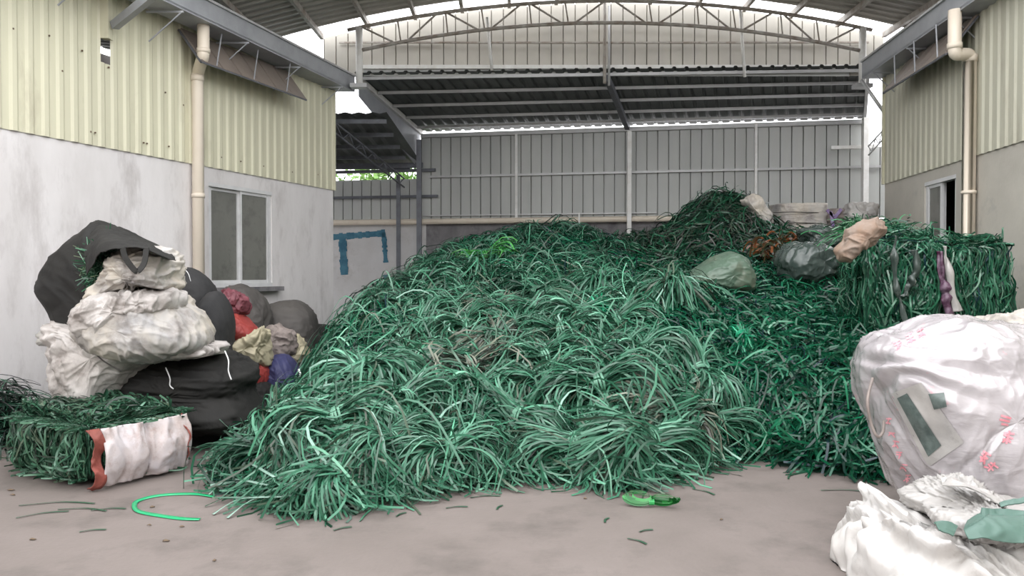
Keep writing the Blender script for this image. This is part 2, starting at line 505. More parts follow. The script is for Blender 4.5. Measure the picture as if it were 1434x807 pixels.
sheet('sheet_cladding', (XL, BY(XL) + .03, 2.8), (ub[0], ub[1], 0), (0, 0, 1), (nb[0], nb[1], 0), M['backsheet'], (-2.12 - XL) * k, 1.04, pitch=0.235, rib=0.014, depth=-0.07, slope=0.004, parent=back)
sheet('sheet_cladding', (7.50, BY(7.5) + .01, 2.8), (ub[0], ub[1], 0), (0, 0, 1), (nb[0], nb[1], 0), M['backsheet'], 2.4 * k, 1.50, pitch=0.235, rib=0.014, depth=-0.07, slope=0.004, parent=back)
# blue spray paint strokes on the pale blockwork
bp = MB()
def stroke(px0, py0, px1, py1, w):
    d = BY(-3.4) - 0.004 
    a, b = W(px0, py0, d), W(px1, py1, d)
    a[1] = BY(a[0]) + .004 * nb[1]; b[1] = BY(b[0]) + .004 * nb[1]
    n = 14
    for i in range(n):
        t0, t1 = i / n, (i + 1) / n
        p, q = a + (b - a) * t0, a + (b - a) * t1
        ww = w * (0.75 + 0.5 * random.random())
        bp.bar(p, q, 0.006, ww) if abs(px1 - px0) > abs(py1 - py0) else bp.bar(p, q, ww, 0.006, up=(nb[0], nb[1], 0))
stroke(462, 332, 540, 327, .16)
stroke(538, 326, 541, 368, .11)
stroke(478, 334, 481, 385, .20)
stroke(541, 385, 543, 398, .14)
bp.build('painted_outline', M['bluepaint'], back)
def rail(z, x0, x1, w, m, name, off=0.06, tube=False):
    a, b = (x0 + nb[0] * off, BY(x0) + nb[1] * off, z), (x1 + nb[0] * off, BY(x1) + nb[1] * off, z)
    mb = MB()
    if tube: mb.tube([a, b], w / 2, 12)
    else: mb.bar(a, b, w, w)
    return mb.build(name, m, back)
rail(3.87, -1.9, 8.9, 0.05, M['zinc'], 'rail')
rail(2.97, -2.1, 3.2, 0.03, M['zinc'], 'rail')
rail(4.82, -2.1, 7.5, 0.09, M['zinc'], 'top_rail', off=.05)
rail(4.02, -7.4, -1.75, 0.07, M['darksteel'], 'rail', off=.1)
rail(3.42, -7.4, -1.7, 0.06, M['darksteel'], 'rail', off=.08)
o = rail(2.83, -7.4, 3.6, 0.13, M['pvc'], 'water_pipe', off=.13, tube=True)
o.parent = None
put(o, (-7.4, BY(-7.4), 2.83)); tag(o, 'long cream pipe running level along the top of the back blockwork wall', 'pipe')
rail(4.28, 6.75, 7.6, 0.07, M['whitesteel'], 'bright_sill', off=.12)

# ---- gable wall above the lean-to
GD = 14.4
def ZR(x): return 6.60 - 0.0236 * (x - 1.75) ** 2       # arched roof line
gab = empty('wall_gable', (-3.5, GD, 5.3)); tag(gab, kind='structure')
sheet('sheet_cladding', (0, 0, 0), (1, 0, 0), (0, 0, 1), (0, -1, 0), M['gable'], 10.4, 1.0, pitch=0.222, rib=0.012, depth=-0.06, slope=0.004, parent=gab, top=lambda u: ZR(-3.5 + u) - 5.3 + 0.05)
MB().bar((0.75, -.08, 0.14), (9.75, -.08, 0.14), 0.06, 0.07).build('tie_channel', M['whitesteel'], gab)
MB().bar((0.3, -.05, 0.60), (10.1, -.05, 0.60), 0.03, 0.03).build('rail', M['rustzinc'], gab)
MB().bar((0.75, -.03, 0.05), (9.75, -.03, 0.05), 0.02, 0.13).build('flashing', M['backsheet'], gab)

# ---- arched main roof
ceil = empty('ceiling', (0, 0, 0)); tag(ceil, kind='structure')
RX0, RX1, RY0, RY1 = -4.75, 8.1, 9.0, 14.15
ny = int((RY1 - RY0) / 0.2)
ys, hz = [], []
y = RY0
while y < RY1 - 0.2:
    for dy, h in ((0, 0), (.02, -.03), (.06, -.03), (.08, 0), (.1, 0)):
        ys.append(y + dy); hz.append(h)
    y += 0.2
xs = np.linspace(RX0, RX1, 30)
V = [(x, yy, ZR(x) + 0.10 + hh) for yy, hh in zip(ys, hz) for x in xs]
n = len(xs)
Fc = [[r * n + c, r * n + c + 1, (r + 1) * n + c + 1, (r + 1) * n + c] for r in range(len(ys) - 1) for c in range(n - 1)]
mesh_np('roof_sheet', V, Fc, M['roof'], ceil)
# purlins that run away from the camera
for i in range(15):
    x = -4.35 + 0.86 * i
    a = math.atan(-2 * .0236 * (x - 1.75))
    MB().bar((x, RY0, ZR(x) + .02), (x, 14.25, ZR(x) + .02), 0.06, 0.10).build('purlin', M['rustzinc'], ceil)

# ---- lean-to roof between gable and back wall
FLp, FRp = W(500, 108, 14.35), W(1216, 97, 14.2)
BLp = np.array((-2.12, 18.15, 4.93)); BRp = np.array((7.5, 16.45, 4.90))
def bil(s, t, dz=0.0):
    p = (1 - t) * ((1 - s) * FLp + s * FRp) + t * ((1 - s) * BLp + s * BRp)
    return p + np.array((0, 0, dz))
lean = empty('ceiling_rear', (0, 0, 0)); tag(lean, kind='structure')
ss, hh = [], []
nr = 42
for i in range(nr):
    for q, h in ((0, 0), (.1, .03), (.3, .03), (.4, 0)):
        ss.append((i + q) / nr); hh.append(h)
ss.append(1); hh.append(0)
V = []
for t in (-0.03, 0.33, 0.66, 1.02):
    for s, h in zip(ss, hh):
        V.append(bil(s, t, 0.04 + h))
n = len(ss)
Fc = [[r * n + c, r * n + c + 1, (r + 1) * n + c + 1, (r + 1) * n + c] for r in range(3) for c in range(n - 1)]
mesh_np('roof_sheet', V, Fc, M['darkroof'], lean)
for t in (0.02, 0.24, 0.46, 0.68, 0.88):
    MB().bar(bil(0.005, t, -.0), bil(0.492, t, -.0), 0.04, 0.055).build('purlin', M['zinc'], lean)
    MB().bar(bil(0.492, t, -.0), bil(0.995, t, -.0), 0.04, 0.055).build('purlin', M['zinc'], lean)
MB().bar(bil(0, 0), bil(0, 1.0), 0.06, 0.10).build('edge_beam', M['whitesteel'], lean)
MB().bar(bil(1, 0), bil(1, 1.0), 0.06, 0.10).build('edge_beam', M['zinc'], lean)
MB().bar(bil(0.492, 0, -.09), bil(0.492, 0.98, -.09), 0.10, 0.12).build('rafter', M['darksteel'], lean)
# side panel and lower dark roof of the passage on the left
q0, q1 = bil(0, 0.05), bil(0, 1.0)
MB().hexa([(q0[0] - .03, q0[1], 4.95), (q1[0] - .03, q1[1], 4.05), (q1[0] - .05, q1[1], 4.05), (q0[0] - .05, q0[1], 4.95),
           (q0[0] - .03, q0[1], q0[2]), (q1[0] - .03, q1[1], q1[2]), (q1[0] - .05, q1[1], q1[2]), (q0[0] - .05, q0[1], q0[2])]).build('side_panel', M['gutter'], lean)
psg = empty('ceiling_passage', (0, 0, 0)); tag(psg, kind='structure')
def pr(x, t): return np.array((x, 14.5 + (18.4 - 14.5) * t, 4.62 + (4.16 - 4.62) * t))
V = []
xs2 = np.linspace(-7.4, -2.35, 40)
for t in (0, 1):
    for i, x in enumerate(xs2):
        p = pr(x + (0.25 * t), t); V.append((p[0], p[1], p[2] + (0.03 if i % 2 else 0)))
Fc = [[c, c + 1, 40 + c + 1, 40 + c] for c in range(39)]
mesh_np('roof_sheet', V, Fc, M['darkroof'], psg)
for t in (0.08, 0.3, 0.52, 0.74, 0.96):
    p, q = pr(-7.3, t), pr(-2.4, t)
    MB().bar(p - np.array((0, 0, .05)), q - np.array((0, 0, .05)), .05, .08).build('purlin', M['darksteel'], psg)
MB().bar((-7.4, BY(-5) - .2, 4.12), (-2.05, BY(-2) - .2, 4.12), .06, .12).build('fascia', M['darksteel'], psg)

def lattice(name, a, b, depth, nbay, m, label, cat, r=0.02, pr_=None):
    """straight bar truss between a and b"""
    a, b = np.array(a, float), np.array(b, float)
    t = empty(name, a); tag(t, label, cat)
    dn = np.array((0, 0, -depth))
    L0 = b - a
    MB().tube([(0, 0, 0), L0], r).build('top_chord', m, t, True)
    MB().tube([dn, L0 + dn], r).build('bottom_chord', m, t, True)
    for i in range(nbay):
        p, q = L0 * (i / nbay), L0 * ((i + 1) / nbay)
        MB().tube([p, (p + q) / 2 + dn], r * .6, 6).build('web_bar', m, t, True)
        MB().tube([(p + q) / 2 + dn, q], r * .6, 6).build('web_bar', m, t, True)
    return t
lattice('lattice_beam', W(470, 172, 14.6), W(566, 250, 17.6), 0.2, 6, M['darksteel'], 'small dark lattice beam sloping under the low roof of the left passage', 'roof truss')
lattice('lattice_beam', W(1216, 205, 13.6), W(1246, 172, 13.4), 0.16, 3, M['zinc'], 'short lattice beam slanting behind the corner of the right building', 'roof truss', r=.015)

# ---- main arch truss with its two columns
TD = 13.9
def TZ(x): return ZR(x) - 0.09
def BZ(x): return 6.12 - 0.0247 * (x - 1.75) ** 2
tr = empty('arch_truss', (1.75, TD, 5.6)); tag(tr, 'wide arched roof truss of thin pipes spanning the yard below the gable', 'roof truss')
def loc(p): return (p[0] - 1.75, p[1] - TD, p[2] - 5.6)
xs = np.linspace(-2.95, 6.45, 28)
MB().tube([loc((x, TD, TZ(x))) for x in xs], 0.033).build('top_chord', M['rustzinc'], tr, True)
xb = np.linspace(-2.75, 6.25, 28)
MB().tube([loc((x, TD, BZ(x))) for x in xb], 0.033).build('bottom_chord', M['rustzinc'], tr, True)
nodes = np.linspace(-2.75, 6.25, 7)
for i in range(6):
    a, b = nodes[i], nodes[i + 1]
    m1, m2 = a + (b - a) * .44, a + (b - a) * .58
    MB().tube([loc((a + .08, TD, TZ(a))), loc((m1, TD, BZ(m1)))], .018, 8).build('web_bar', M['rustzinc'], tr, True)
    MB().tube([loc((m2, TD, BZ(m2))), loc((b - .08, TD, TZ(b)))], .018, 8).build('web_bar', M['rustzinc'], tr, True)
    MB().tube([loc((m1 + .1, TD, BZ(m1))), loc((m1 + .04, TD, TZ(m1)))], .014, 8).build('web_bar', M['rustzinc'], tr, True)
for x in nodes[1:-1]:
    if abs(x - 1.75) > .3:
        MB().tube([loc((x + .1, TD, BZ(x))), loc((x + .06, TD, TZ(x)))], .014, 8).build('web_bar', M['rustzinc'], tr, True)

def post(name, pts, r, m, label, cat='post', square=False, group=None, feet=None):
    pts = [np.array(p, float) for p in pts]
    base = min(pts, key=lambda p: p[2])
    t = MB()
    if square:
        t.bar(pts[0] - base, pts[1] - base, 2 * r, 2 * r, up=(0, 1, 0))
    else:
        t.tube([p - base for p in pts], r, 12)
    o = t.build(name, m, None, not square)
    o.location = base
    return tag(o, label, cat, group)
xl = W(503, 60, TD)[0]; xr = W(1208, 60, TD)[0]
for x, s in ((xl, 'left'), (xr, 'right')):
    t = empty('truss_column', (x, TD, 5.0))
    tag(t, 'short pale steel column carrying the %s end of the arched truss' % s, 'column')
    MB().tube([(0, 0, 0.02), (0, 0, TZ(x) - 5.0)], .062, 14).build('column_pipe', M['whitesteel'], t, True)
    MB().box(-.15, .15, -.1, .1, -.05, 0.02).build('base_plate', M['zinc'], t)
zt = W(855, 118, 14.1)[2]
post('hanger_post', [(W(847, 0, 14.05)[0], 14.05, zt), (W(847, 0, 14.05)[0], 14.05, 6.52)], .03, M['rustzinc'], 'left of the twin hangers at the middle of the arched truss')
post('hanger_post', [(W(853, 0, 14.2)[0], 14.2, zt), (W(853, 0, 14.2)[0], 14.2, 6.52)], .022, M['zinc'], 'thinner right of the twin hangers at the middle of the arched truss')
for px, top, bot, s in ((686, 24, 99, 'left'), (1040, 10, 108, 'right')):
    a, b = W(px - 4, top, 13.95), W(px + 3, bot, 14.1)
    post('hanger_post', [b, a], .028, M['whitesteel'], 'single slender hanger in the %s half of the arched truss' % s)

# ---- posts standing before the back wall
def bpost(px, ytop, ybot, r, m, label, off=.15, z0=None, square=True, name='steel_post'):
    d = 17.5
    for _ in range(6):
        x = W(px, 300, d)[0]; d = BY(x) - off
    zt = W(px, ytop, d)[2]; zb = W(px, ybot, d)[2] if z0 is None else z0
    return post(name, [(x, d, zb), (x, d, zt)], r, m, label, square=square)
bpost(881, 184, 0, .045, M['whitesteel'], 'thick white post rising from the heap before the middle of the back wall', off=.35, z0=0)
bpost(723, 188, 309, .028, M['whitesteel'], 'thin pale post on the back wall left of the thick white post', off=.10)
bpost(1058, 172, 300, .028, M['whitesteel'], 'thin pale post on the back wall right of the thick white post', off=.10)
bpost(1211, 165, 0, .055, M['whitesteel'], 'pale post in the far right corner beside the right building', off=.3, z0=0)
bpost(587, 196, 0, .055, M['darksteel'], 'dark steel post at the left end of the rear roof', off=.4, z0=0)
bpost(558, 245, 0, .045, M['darksteel'], 'thinner dark post in front of the blue paint outline', off=.5, z0=0)
bpost(811, 298, 335, .018, M['whitesteel'], 'short thin pipe stub rising behind the heap crest', off=.2)
bpost(537, 150, 206, .03, M['darksteel'], 'short dark hanger under the rear roof side panel', off=1.4)

# ---- gutters
def gutter(side, P0, P1, wallside, label):
    """P0 near, P1 far, bottom inner edge; wallside: +1 when the wall is towards -x"""
    P0, P1 = np.array(P0, float), np.array(P1, float)
    t = empty('rain_gutter', P1); tag(t, label, 'gutter')
    D = (P0 - P1); L = np.linalg.norm(D); D /= L
    Nn = np.array((-wallside, 0, 0.0)) 
    def pt(s, o, z): return D * s + Nn * o + np.array((0, 0, z))
    def slab(o0, o1, z0, z1, name, m):
        MB().hexa([pt(0, o0, z0), pt(L, o0, z0), pt(L, o1, z0), pt(0, o1, z0), pt(0, o0, z1), pt(L, o0, z1), pt(L, o1, z1), pt(0, o1, z1)]).build(name, m, t)
    slab(0, .02, 0, .27, 'front_face', M['gutter'])
    slab(0, .42, -.02, 0, 'trough_bottom', M['gutter'])
    slab(.40, .42, 0, .27, 'rear_face', M['gutter'])
    slab(-.03, .02, .25, .28, 'rolled_lip', M['zinc'])
    slab(0, .42, -.001, .02, 'end_cap', M['gutter'])
    nbr = int(L / 1.35)
    for i in range(nbr):
        s = 0.5 + i * 1.35
        b = MB()
        b.bar(pt(s, -.02, -.05), pt(s, .45, -.05), .025, .025)
        b.bar(pt(s, -.0, -.05), pt(s, .42, -.42), .014, .014)
        b.build('bracket', M['gutter'], t)
    return t
gutter('left', (-2.92 - .293 * 13.4, 0.5, 4.95), (-2.86, 14.1, 4.95), 1, 'long grey box gutter high along the left building')
gutter('right', (5.62 - 0.088 * 9.0, 0.5, 4.95), (5.94, 13.15, 4.95), -1, 'long grey box gutter high along the right building')
# steel brace from the wall to the left gutter, the white batten in the cladding slot
a = W(160, 36, 9.3); b = W(212, -6, 8.9)
post('gutter_brace', [a, b], .045, M['gutter'], 'thick grey brace rising from the left cladding slot to the gutter', 'brace', square=True)
q = AL + UL * (hs0 + 0.06) + inL * 0.06
post('batten', [(q[0], q[1], 4.42), (q[0], q[1], 4.95)], .05, M['cream'], 'white batten hanging in the slot of the left cladding', 'batten', square=True)
a, b = W(1206, 112, 13.3), W(1240, 160, 13.1)
post('gutter_brace', [a, b], .03, M['zinc'], 'pale diagonal brace below the far end of the right gutter', 'brace')
# roofs of the side buildings resting on the gutters
for nm, A0, B0, out, kk in (('ceiling_left', (-6.9, 0.5), (-3.1, 14.1), -1, 1), ('ceiling_right', (5.1, 0.5), (6.2, 13.15), 1, 1)):
    L_ = math.hypot(B0[0] - A0[0], B0[1] - A0[1])
    U_ = ((B0[0] - A0[0]) / L_, (B0[1] - A0[1]) / L_, 0)
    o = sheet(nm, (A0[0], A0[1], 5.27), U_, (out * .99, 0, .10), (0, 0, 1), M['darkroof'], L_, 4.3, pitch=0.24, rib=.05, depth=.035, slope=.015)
    tag(o, kind='structure')

# ---- downpipes
def downpipe(pts, r, label, collars):
    base = np.array(pts[-1], float)
    t = empty('downpipe', base); tag(t, label, 'downpipe')
    MB().tube([np.array(p) - base for p in pts], r, 18).build('pipe', M['pvc'], t, True)
    for i, (a, b) in enumerate(collars):
        MB().tube([np.array(a) - base, np.array(b) - base], r * 1.12, 18).build('collar', M['pvc'], t, True)
    return t
q = AL + UL * uL(10.68) + inL * .10
g = (-4.12, 10.35)
pts = [(g[0], g[1], 4.96), (g[0], g[1], 4.62)] + smooth_path([(g[0], g[1], 4.58), (g[0] - .02, g[1] + .02, 4.50), (q[0] + .03, q[1] - .03, 4.40), (q[0], q[1], 4.30)], 5)[1:] + [(q[0], q[1], 0.0)]
downpipe(pts, .078, 'cream plastic downpipe with a double bend on the left wall', [((g[0], g[1], 4.62), (g[0], g[1], 4.56)), ((q[0], q[1], 4.34), (q[0], q[1], 4.26)), ((q[0], q[1], 2.72), (q[0], q[1], 2.66))])
q = AR + UR * uR(9.93) + inR * .10
g = np.array(q) + inR * .24 + UR * (-.12)
pts = [(g[0], g[1], 4.96), (g[0], g[1], 4.50)] + smooth_path([(g[0], g[1], 4.46), (g[0] + .04, g[1] + .02, 4.41), (q[0] - .04, q[1] - .02, 4.42), (q[0], q[1], 4.36)], 5)[1:] + [(q[0], q[1], 0.0)]
downpipe(pts, .08, 'cream plastic downpipe with an elbow on the right wall', [((g[0], g[1], 4.54), (g[0], g[1], 4.47)), ((q[0], q[1], 4.42), (q[0], q[1], 4.33)), ((q[0], q[1], 2.68), (q[0], q[1], 2.64))])

# ---- awnings: six propped sheets each
def awning(A, U, inward, u0, u1, label):
    O = A + U * u0
    t = empty('awning', (O[0], O[1], 4.42)); tag(t, label, 'awning')
    Lw = u1 - u0
    def P(u, o, z):
        q = U * u + inward * o
        return np.array((q[0], q[1], z))
    n = 6
    for i in range(n):
        a, b = Lw * i / n + .012, Lw * (i + 1) / n - .012
        MB().hexa([P(a, .42, 0), P(b, .42, 0), P(b, .435, .015), P(a, .435, .015), P(a, .05, .48), P(b, .05, .48), P(b, .065, .495), P(a, .065, .495)]).build('panel', M['awning'], t)
    for i in range(n + 1):
        a = Lw * i / n
        MB().bar(P(a, .41, .0), P(a, .04, .47), .025, .025).build('rib', M['darksteel'], t)
    MB().bar(P(0, .425, 0), P(Lw, .425, 0), .02, .02).build('bottom_edge', M['darksteel'], t)
    for f in (.12, .45, .78):
        MB().tube([P(Lw * f, .42, .02), P(Lw * f + .15, .38, .5)], .01, 6).build('stay', M['gutter'], t)
    return t
awning(AL, UL, inL, uL(10.42), uL(12.65), 'brown tinted sheet awning propped open under the left gutter')
awning(AR, UR, inR, uR(9.85), uR(12.0), 'brown tinted sheet awning propped open under the right gutter')

# ---- trees beyond the back wall
def tree(x, y, h, label, seed):
    r = np.random.default_rng(seed)
    t = empty('tree', (x, y, 0)); tag(t, label, 'tree')
    MB().tube([(0, 0, 0), (.1, 0, h * .45), (0, .1, h * .8)], [.16, .11, .05], 8).build('trunk', M['bark'], t, True)
    n = 5200
    c = r.normal(size=(n, 3)); c /= np.linalg.norm(c, axis=1)[:, None]
    c *= (0.55 + .5 * r.random((n, 1)))
    c = c * np.array((1.7, 1.2, h * .3)) + np.array((0, 0, h * .68))
    c += .25 * r.normal(size=(n, 3))
    a = r.normal(size=(n, 3)) * .07; b = r.normal(size=(n, 3)) * .07
    V = np.stack([c, c + a, c + a + b, c + b], 1).reshape(-1, 3)
    Fq = np.arange(n * 4).reshape(-1, 4)
    o = mesh_np('foliage', V, Fq, M['leaf'], t)
tree(-3.6, 22.5, 4.9, 'green leafy tree beyond the back wall seen through the left gap', 1)
tree(-8.4, 24.5, 5.2, 'second leafy tree further left beyond the back wall', 2)
# ---------------------------------------------------------------- the strapping heap: its surface
CP = []
def cp(px, py, d): CP.append(tuple(W(px, py, d)))
def cg(px, py):                      # a point where the heap meets the floor
    d = 1728.0 / (py - 385.0)
    p = W(px, py, d); CP.append((p[0], p[1], 0.0))
for q in ((300, 655), (345, 690), (400, 714), (470, 722), (530, 708), (600, 697), (700, 682), (780, 672), (860, 690), (920, 680), (970, 660), (1040, 640), (1100, 655), (1180, 668), (1260, 676)):
    cg(*q)
CP += [(-2.2, 6.4, 0), (-2.3, 7.4, 0), (-2.5, 8.6, 0), (-2.75, 10, 0), (-2.95, 11.2, 0), (-2.95, 12.4, 0), (-2.95, 13.6, 0)]
CP += [(x, 16.2, 0.3) for x in (-2.5, -1, .5, 2)] + [(x, 4.6, -0.5) for x in (-2.4, -.8, .8, 2.2)] + [(3.2, 5.7, 0.0), (4.2, 5.7, 0.1), (5.6, 5.6, 0.2)]
for q in ((470, 606, 5.9), (395, 622, 6.1), (560, 620, 5.9), (450, 560, 6.6), (850, 625, 6.1), (740, 620, 6.3), (850, 560, 6.75), (720, 560, 6.9), (620, 600, 6.3), (850, 500, 7.7), (720, 480, 8.2), (600, 500, 8.0), (520, 540, 7.4),
          (960, 600, 6.55), (960, 520, 7.5), (700, 405, 10.0), (850, 420, 9.4), (960, 440, 8.8), (650, 378, 10.9), (780, 348, 11.8), (720, 331, 12.6), (800, 328, 12.6), (860, 344, 12.5),
          (905, 368, 12), (640, 352, 12.4), (590, 388, 12.2), (540, 424, 11.8), (500, 452, 11), (455, 500, 9.6), (435, 520, 8.6), (440, 566, 7.4),
          (950, 360, 12.5), (950, 322, 13.2), (985, 288, 13.4), (1012, 274, 13.5), (1055, 288, 13.5), (1100, 338, 12.3), (1000, 425, 10), (1080, 402, 10.5), (1130, 402, 10), (1100, 372, 11.2), (1160, 356, 11.4), (1120, 345, 12.8), (1150, 345, 12.8),
          (1215, 322, 12), (1010, 505, 7.8), (1100, 480, 8.1), (1100, 560, 7.0), (1180, 605, 6.55), (1200, 525, 7.3), (1240, 488, 7.5), (1300, 490, 7.6), (1400, 490, 7.8), (1250, 570, 6.6), (1330, 560, 6.8), (1040, 580, 7.0)):
    cp(*q)
CP += [(-1, 14.4, 1.5), (1, 14.4, 1.7), (2.5, 14.6, 1.9), (4.6, 14.5, 1.8), (6.0, 14.3, 1.9), (5.7, 12.5, 1.65), (5.4, 10.5, 1.5), (4.3, 10.3, 1.45), (5.3, 8.6, .95), (4.0, 8.8, 1.0), (6.6, 15.6, 1.8), (4, 16, 1.9), (3.3, 14.8, 2.4)]
CP = np.array(CP)
def _phi(r): return np.where(r > 1e-9, r * r * np.log(r + 1e-9), 0)
_n = len(CP)
_K = _phi(np.linalg.norm(CP[:, None, :2] - CP[None, :, :2], axis=2)) + np.eye(_n) * 0.02
_Pm = np.c_[np.ones(_n), CP[:, :2]]
_A = np.block([[_K, _Pm], [_Pm.T, np.zeros((3, 3))]])
_w = np.linalg.solve(_A, np.r_[CP[:, 2], 0, 0, 0])
GX0, GX1, GY0, GY1, GS = -3.4, 6.9, 4.6, 16.6, 0.05
gx = np.arange(GX0, GX1, GS); gy = np.arange(GY0, GY1, GS)
GXX, GYY = np.meshgrid(gx, gy)
_q = np.c_[GXX.ravel(), GYY.ravel()]
HG = np.concatenate([_phi(np.linalg.norm(c[:, None] - CP[None, :, :2], axis=2)) @ _w[:_n] + _w[_n] + c @ _w[_n + 1:] for c in np.array_split(_q, 20)])
HG = HG.reshape(GXX.shape)
# lumps of buried hanks
lump = pnoise(np.c_[GXX.ravel() * 1.7, GYY.ravel() * 1.7, np.full(GXX.size, .5)]).reshape(GXX.shape) * .10 + pnoise(np.c_[GXX.ravel() * 4, GYY.ravel() * 4, np.full(GXX.size, 3.5)]).reshape(GXX.shape) * .06
HG = HG - 0.10 * np.clip((GYY - 9) / 3, 0, 1)
HG = HG + lump * np.clip(HG * 3, 0, 1)
wall_r = RX(GYY) - 0.05
HG = np.where((GXX > wall_r) & (GYY < 13.2), -0.3, HG)
HG = np.where(GYY > BY(GXX) - 0.55, -0.3, HG)
def h_at(x, y):
    fx = np.clip((x - GX0) / GS, 0, len(gx) - 1.001); fy = np.clip((y - GY0) / GS, 0, len(gy) - 1.001)
    i = fx.astype(int); j = fy.astype(int); a = fx - i; b = fy - j
    return (HG[j, i] * (1 - a) + HG[j, i + 1] * a) * (1 - b) + (HG[j + 1, i] * (1 - a) + HG[j + 1, i + 1] * a) * b
def hs(x, y):
    return float(h_at(np.array([x], float), np.array([y], float))[0])
def n_at(x, y, e=.12):
    n = np.stack([-(h_at(x + e, y) - h_at(x - e, y)) / (2 * e), -(h_at(x, y + e) - h_at(x, y - e)) / (2 * e), np.ones_like(x)], -1)
    return n / np.linalg.norm(n, axis=-1, keepdims=True)

# dark right part and back mound versus pale dusty left part
def right_part(x, y):
    edge = 1.55 + 0.22 * np.sin(y * 2.1) + np.clip(y - 9.5, 0, 9) * -0.05
    return x > edge + np.where(y > 11.5, .3, 0)

def core(name, mask, m, off):
    keep = mask & (HG > -0.02)
    idx = -np.ones(HG.shape, int)
    ny_, nx_ = HG.shape
    c = keep[:-1, :-1] & keep[1:, :-1] & keep[:-1, 1:] & keep[1:, 1:]
    J, I = np.nonzero(c)
    q = np.stack([J * nx_ + I, J * nx_ + I + 1, (J + 1) * nx_ + I + 1, (J + 1) * nx_ + I], 1)
    u, inv = np.unique(q, return_inverse=True)
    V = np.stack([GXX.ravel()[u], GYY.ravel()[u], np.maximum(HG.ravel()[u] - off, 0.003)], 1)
    return V, inv.reshape(-1, 4)

# ---------------------------------------------------------------- ribbons
def ribbons(P, width, side, tint):
    """P (N,S,3) centre lines; side (N,S,3) unit width direction; tint (N,3)"""
    N, S, _ = P.shape
    hw = side * (width[:, None, None] / 2)
    V = np.stack([P - hw, P + hw], 2).reshape(-1, 3)
    base = (np.arange(N) * S * 2)[:, None] + (np.arange(S - 1) * 2)[None, :]
    Fq = np.stack([base, base + 1, base + 3, base + 2], -1).reshape(-1, 4)
    T = np.repeat(tint, S * 2, axis=0)
    return V, Fq, T

def unit(a): return a / np.maximum(np.linalg.norm(a, axis=-1, keepdims=True), 1e-9)

PALE = np.array([(.080, .215, .142), (.052, .160, .100), (.140, .290, .205), (.035, .115, .070), (.085, .150, .112), (.110, .135, .100), (.072, .085, .062), (.020, .085, .048), (.23, .34, .285)])
PALE = PALE * np.array((.80, .93, .88))
PALE_P = np.array([.22, .20, .13, .15, .10, .05, .04, .07, .04])
DEEP = np.array([(.006, .085, .040), (.004, .050, .025), (.010, .125, .060), (.02, .11, .065), (.004, .028, .020), (.008, .025, .032), (.04, .17, .10), (.11, .27, .18)])
DEEP_P = np.array([.25, .2, .17, .12, .12, .05, .06, .03])
def tints(pal, p, n, jit=.25):
    c = pal[rng.choice(len(pal), n, p=p / p.sum())]
    return np.clip(c * (1 + rng.normal(size=(n, 1)) * jit), 0.003, .9)

def loose_on_heap(n, x0, x1, y0, y1, keep, Ls=(.35, .9), wd=(.011, .018), lift=.07, S=9, flow=None, curl=2.2, ypow=1.0):
    """centre lines of loose straps lying over the heap"""
    xs = rng.uniform(x0, x1, n * 2); ys = y0 + (y1 - y0) * rng.random(n * 2) ** ypow
    h = h_at(xs, ys)
    ok = (h > .02) & keep(xs, ys)
    xs, ys = xs[ok][:n], ys[ok][:n]
    n = len(xs)
    L = rng.uniform(*Ls, n)
    th = rng.uniform(0, 2 * np.pi, n)
    if flow is not None:      # straps nearby run roughly the same way
        f = pnoise(np.c_[xs * .9, ys * .9, np.full(n, 9.1)]) * 7
        th = np.where(rng.random(n) < flow, f + rng.normal(size=n) * .45, th)
    kap = rng.normal(size=n) * curl
    kap2 = rng.normal(size=n) * curl * 2
    s = np.linspace(-.5, .5, S)
    ang = th[:, None] + kap[:, None] * s * L[:, None] * 1.6 + kap2[:, None] * (s ** 2)[None] * L[:, None]
    step = L[:, None] / (S - 1)
    dx = np.cumsum(np.cos(ang) * step, 1); dy = np.cumsum(np.sin(ang) * step, 1)
    X = xs[:, None] + dx - dx[:, S // 2:S // 2 + 1]; Y = ys[:, None] + dy - dy[:, S // 2:S // 2 + 1]
    up = rng.random(n) ** 1.5 * lift + .008
    tilt = rng.normal(size=n) * lift * .8
    arch = (1 - (2 * s) ** 2)[None] * np.abs(rng.normal(size=n))[:, None] * lift * .9
    Z = np.maximum(h_at(X, Y), 0) + up[:, None] + tilt[:, None] * s[None] * 2 + arch
    # straps span small hollows instead of following each of them
    Zs = Z.copy()
    for _ in range(2): Zs[:, 1:-1] = (Zs[:, :-2] + Zs[:, 1:-1] * 2 + Zs[:, 2:]) / 4
    Z = np.maximum(Zs, np.maximum(h_at(X, Y), 0) * .98 + .006)
    P = np.stack([X, Y, Z], -1)
    T = unit(np.gradient(P, axis=1))
    N_ = n_at(X, Y)
    tw = rng.normal(size=n)[:, None] * .7 + rng.normal(size=n)[:, None] * s[None] * 1.6
    Bv = unit(np.cross(T, N_)); Nn = unit(np.cross(Bv, T))
    side = Bv * np.cos(tw)[..., None] + Nn * np.sin(tw)[..., None]
    return P, rng.uniform(*wd, n), side

def stuff(name, label, cat, parts, coreVF, mats):
    Vs, Fs, Ts, Ms, off = [], [], [], [], 0
    if coreVF is not None:
        V, Fq = coreVF
        Vs.append(V); Fs.append(Fq); Ts.append(np.tile((.02, .07, .04), (len(V), 1))); Ms.append(np.zeros(len(Fq))); off = len(V)
    for P, w, side, t, mi in parts:
        V, Fq, T = ribbons(P, w, side, t)
        Vs.append(V); Fs.append(Fq + off); Ts.append(T); Ms.append(np.full(len(Fq), mi)); off += len(V)
    o = mesh_np(name, np.concatenate(Vs), np.concatenate(Fs), mats, mi=np.concatenate(Ms), tint=np.concatenate(Ts))
    return tag(o, label, cat, kind='stuff')

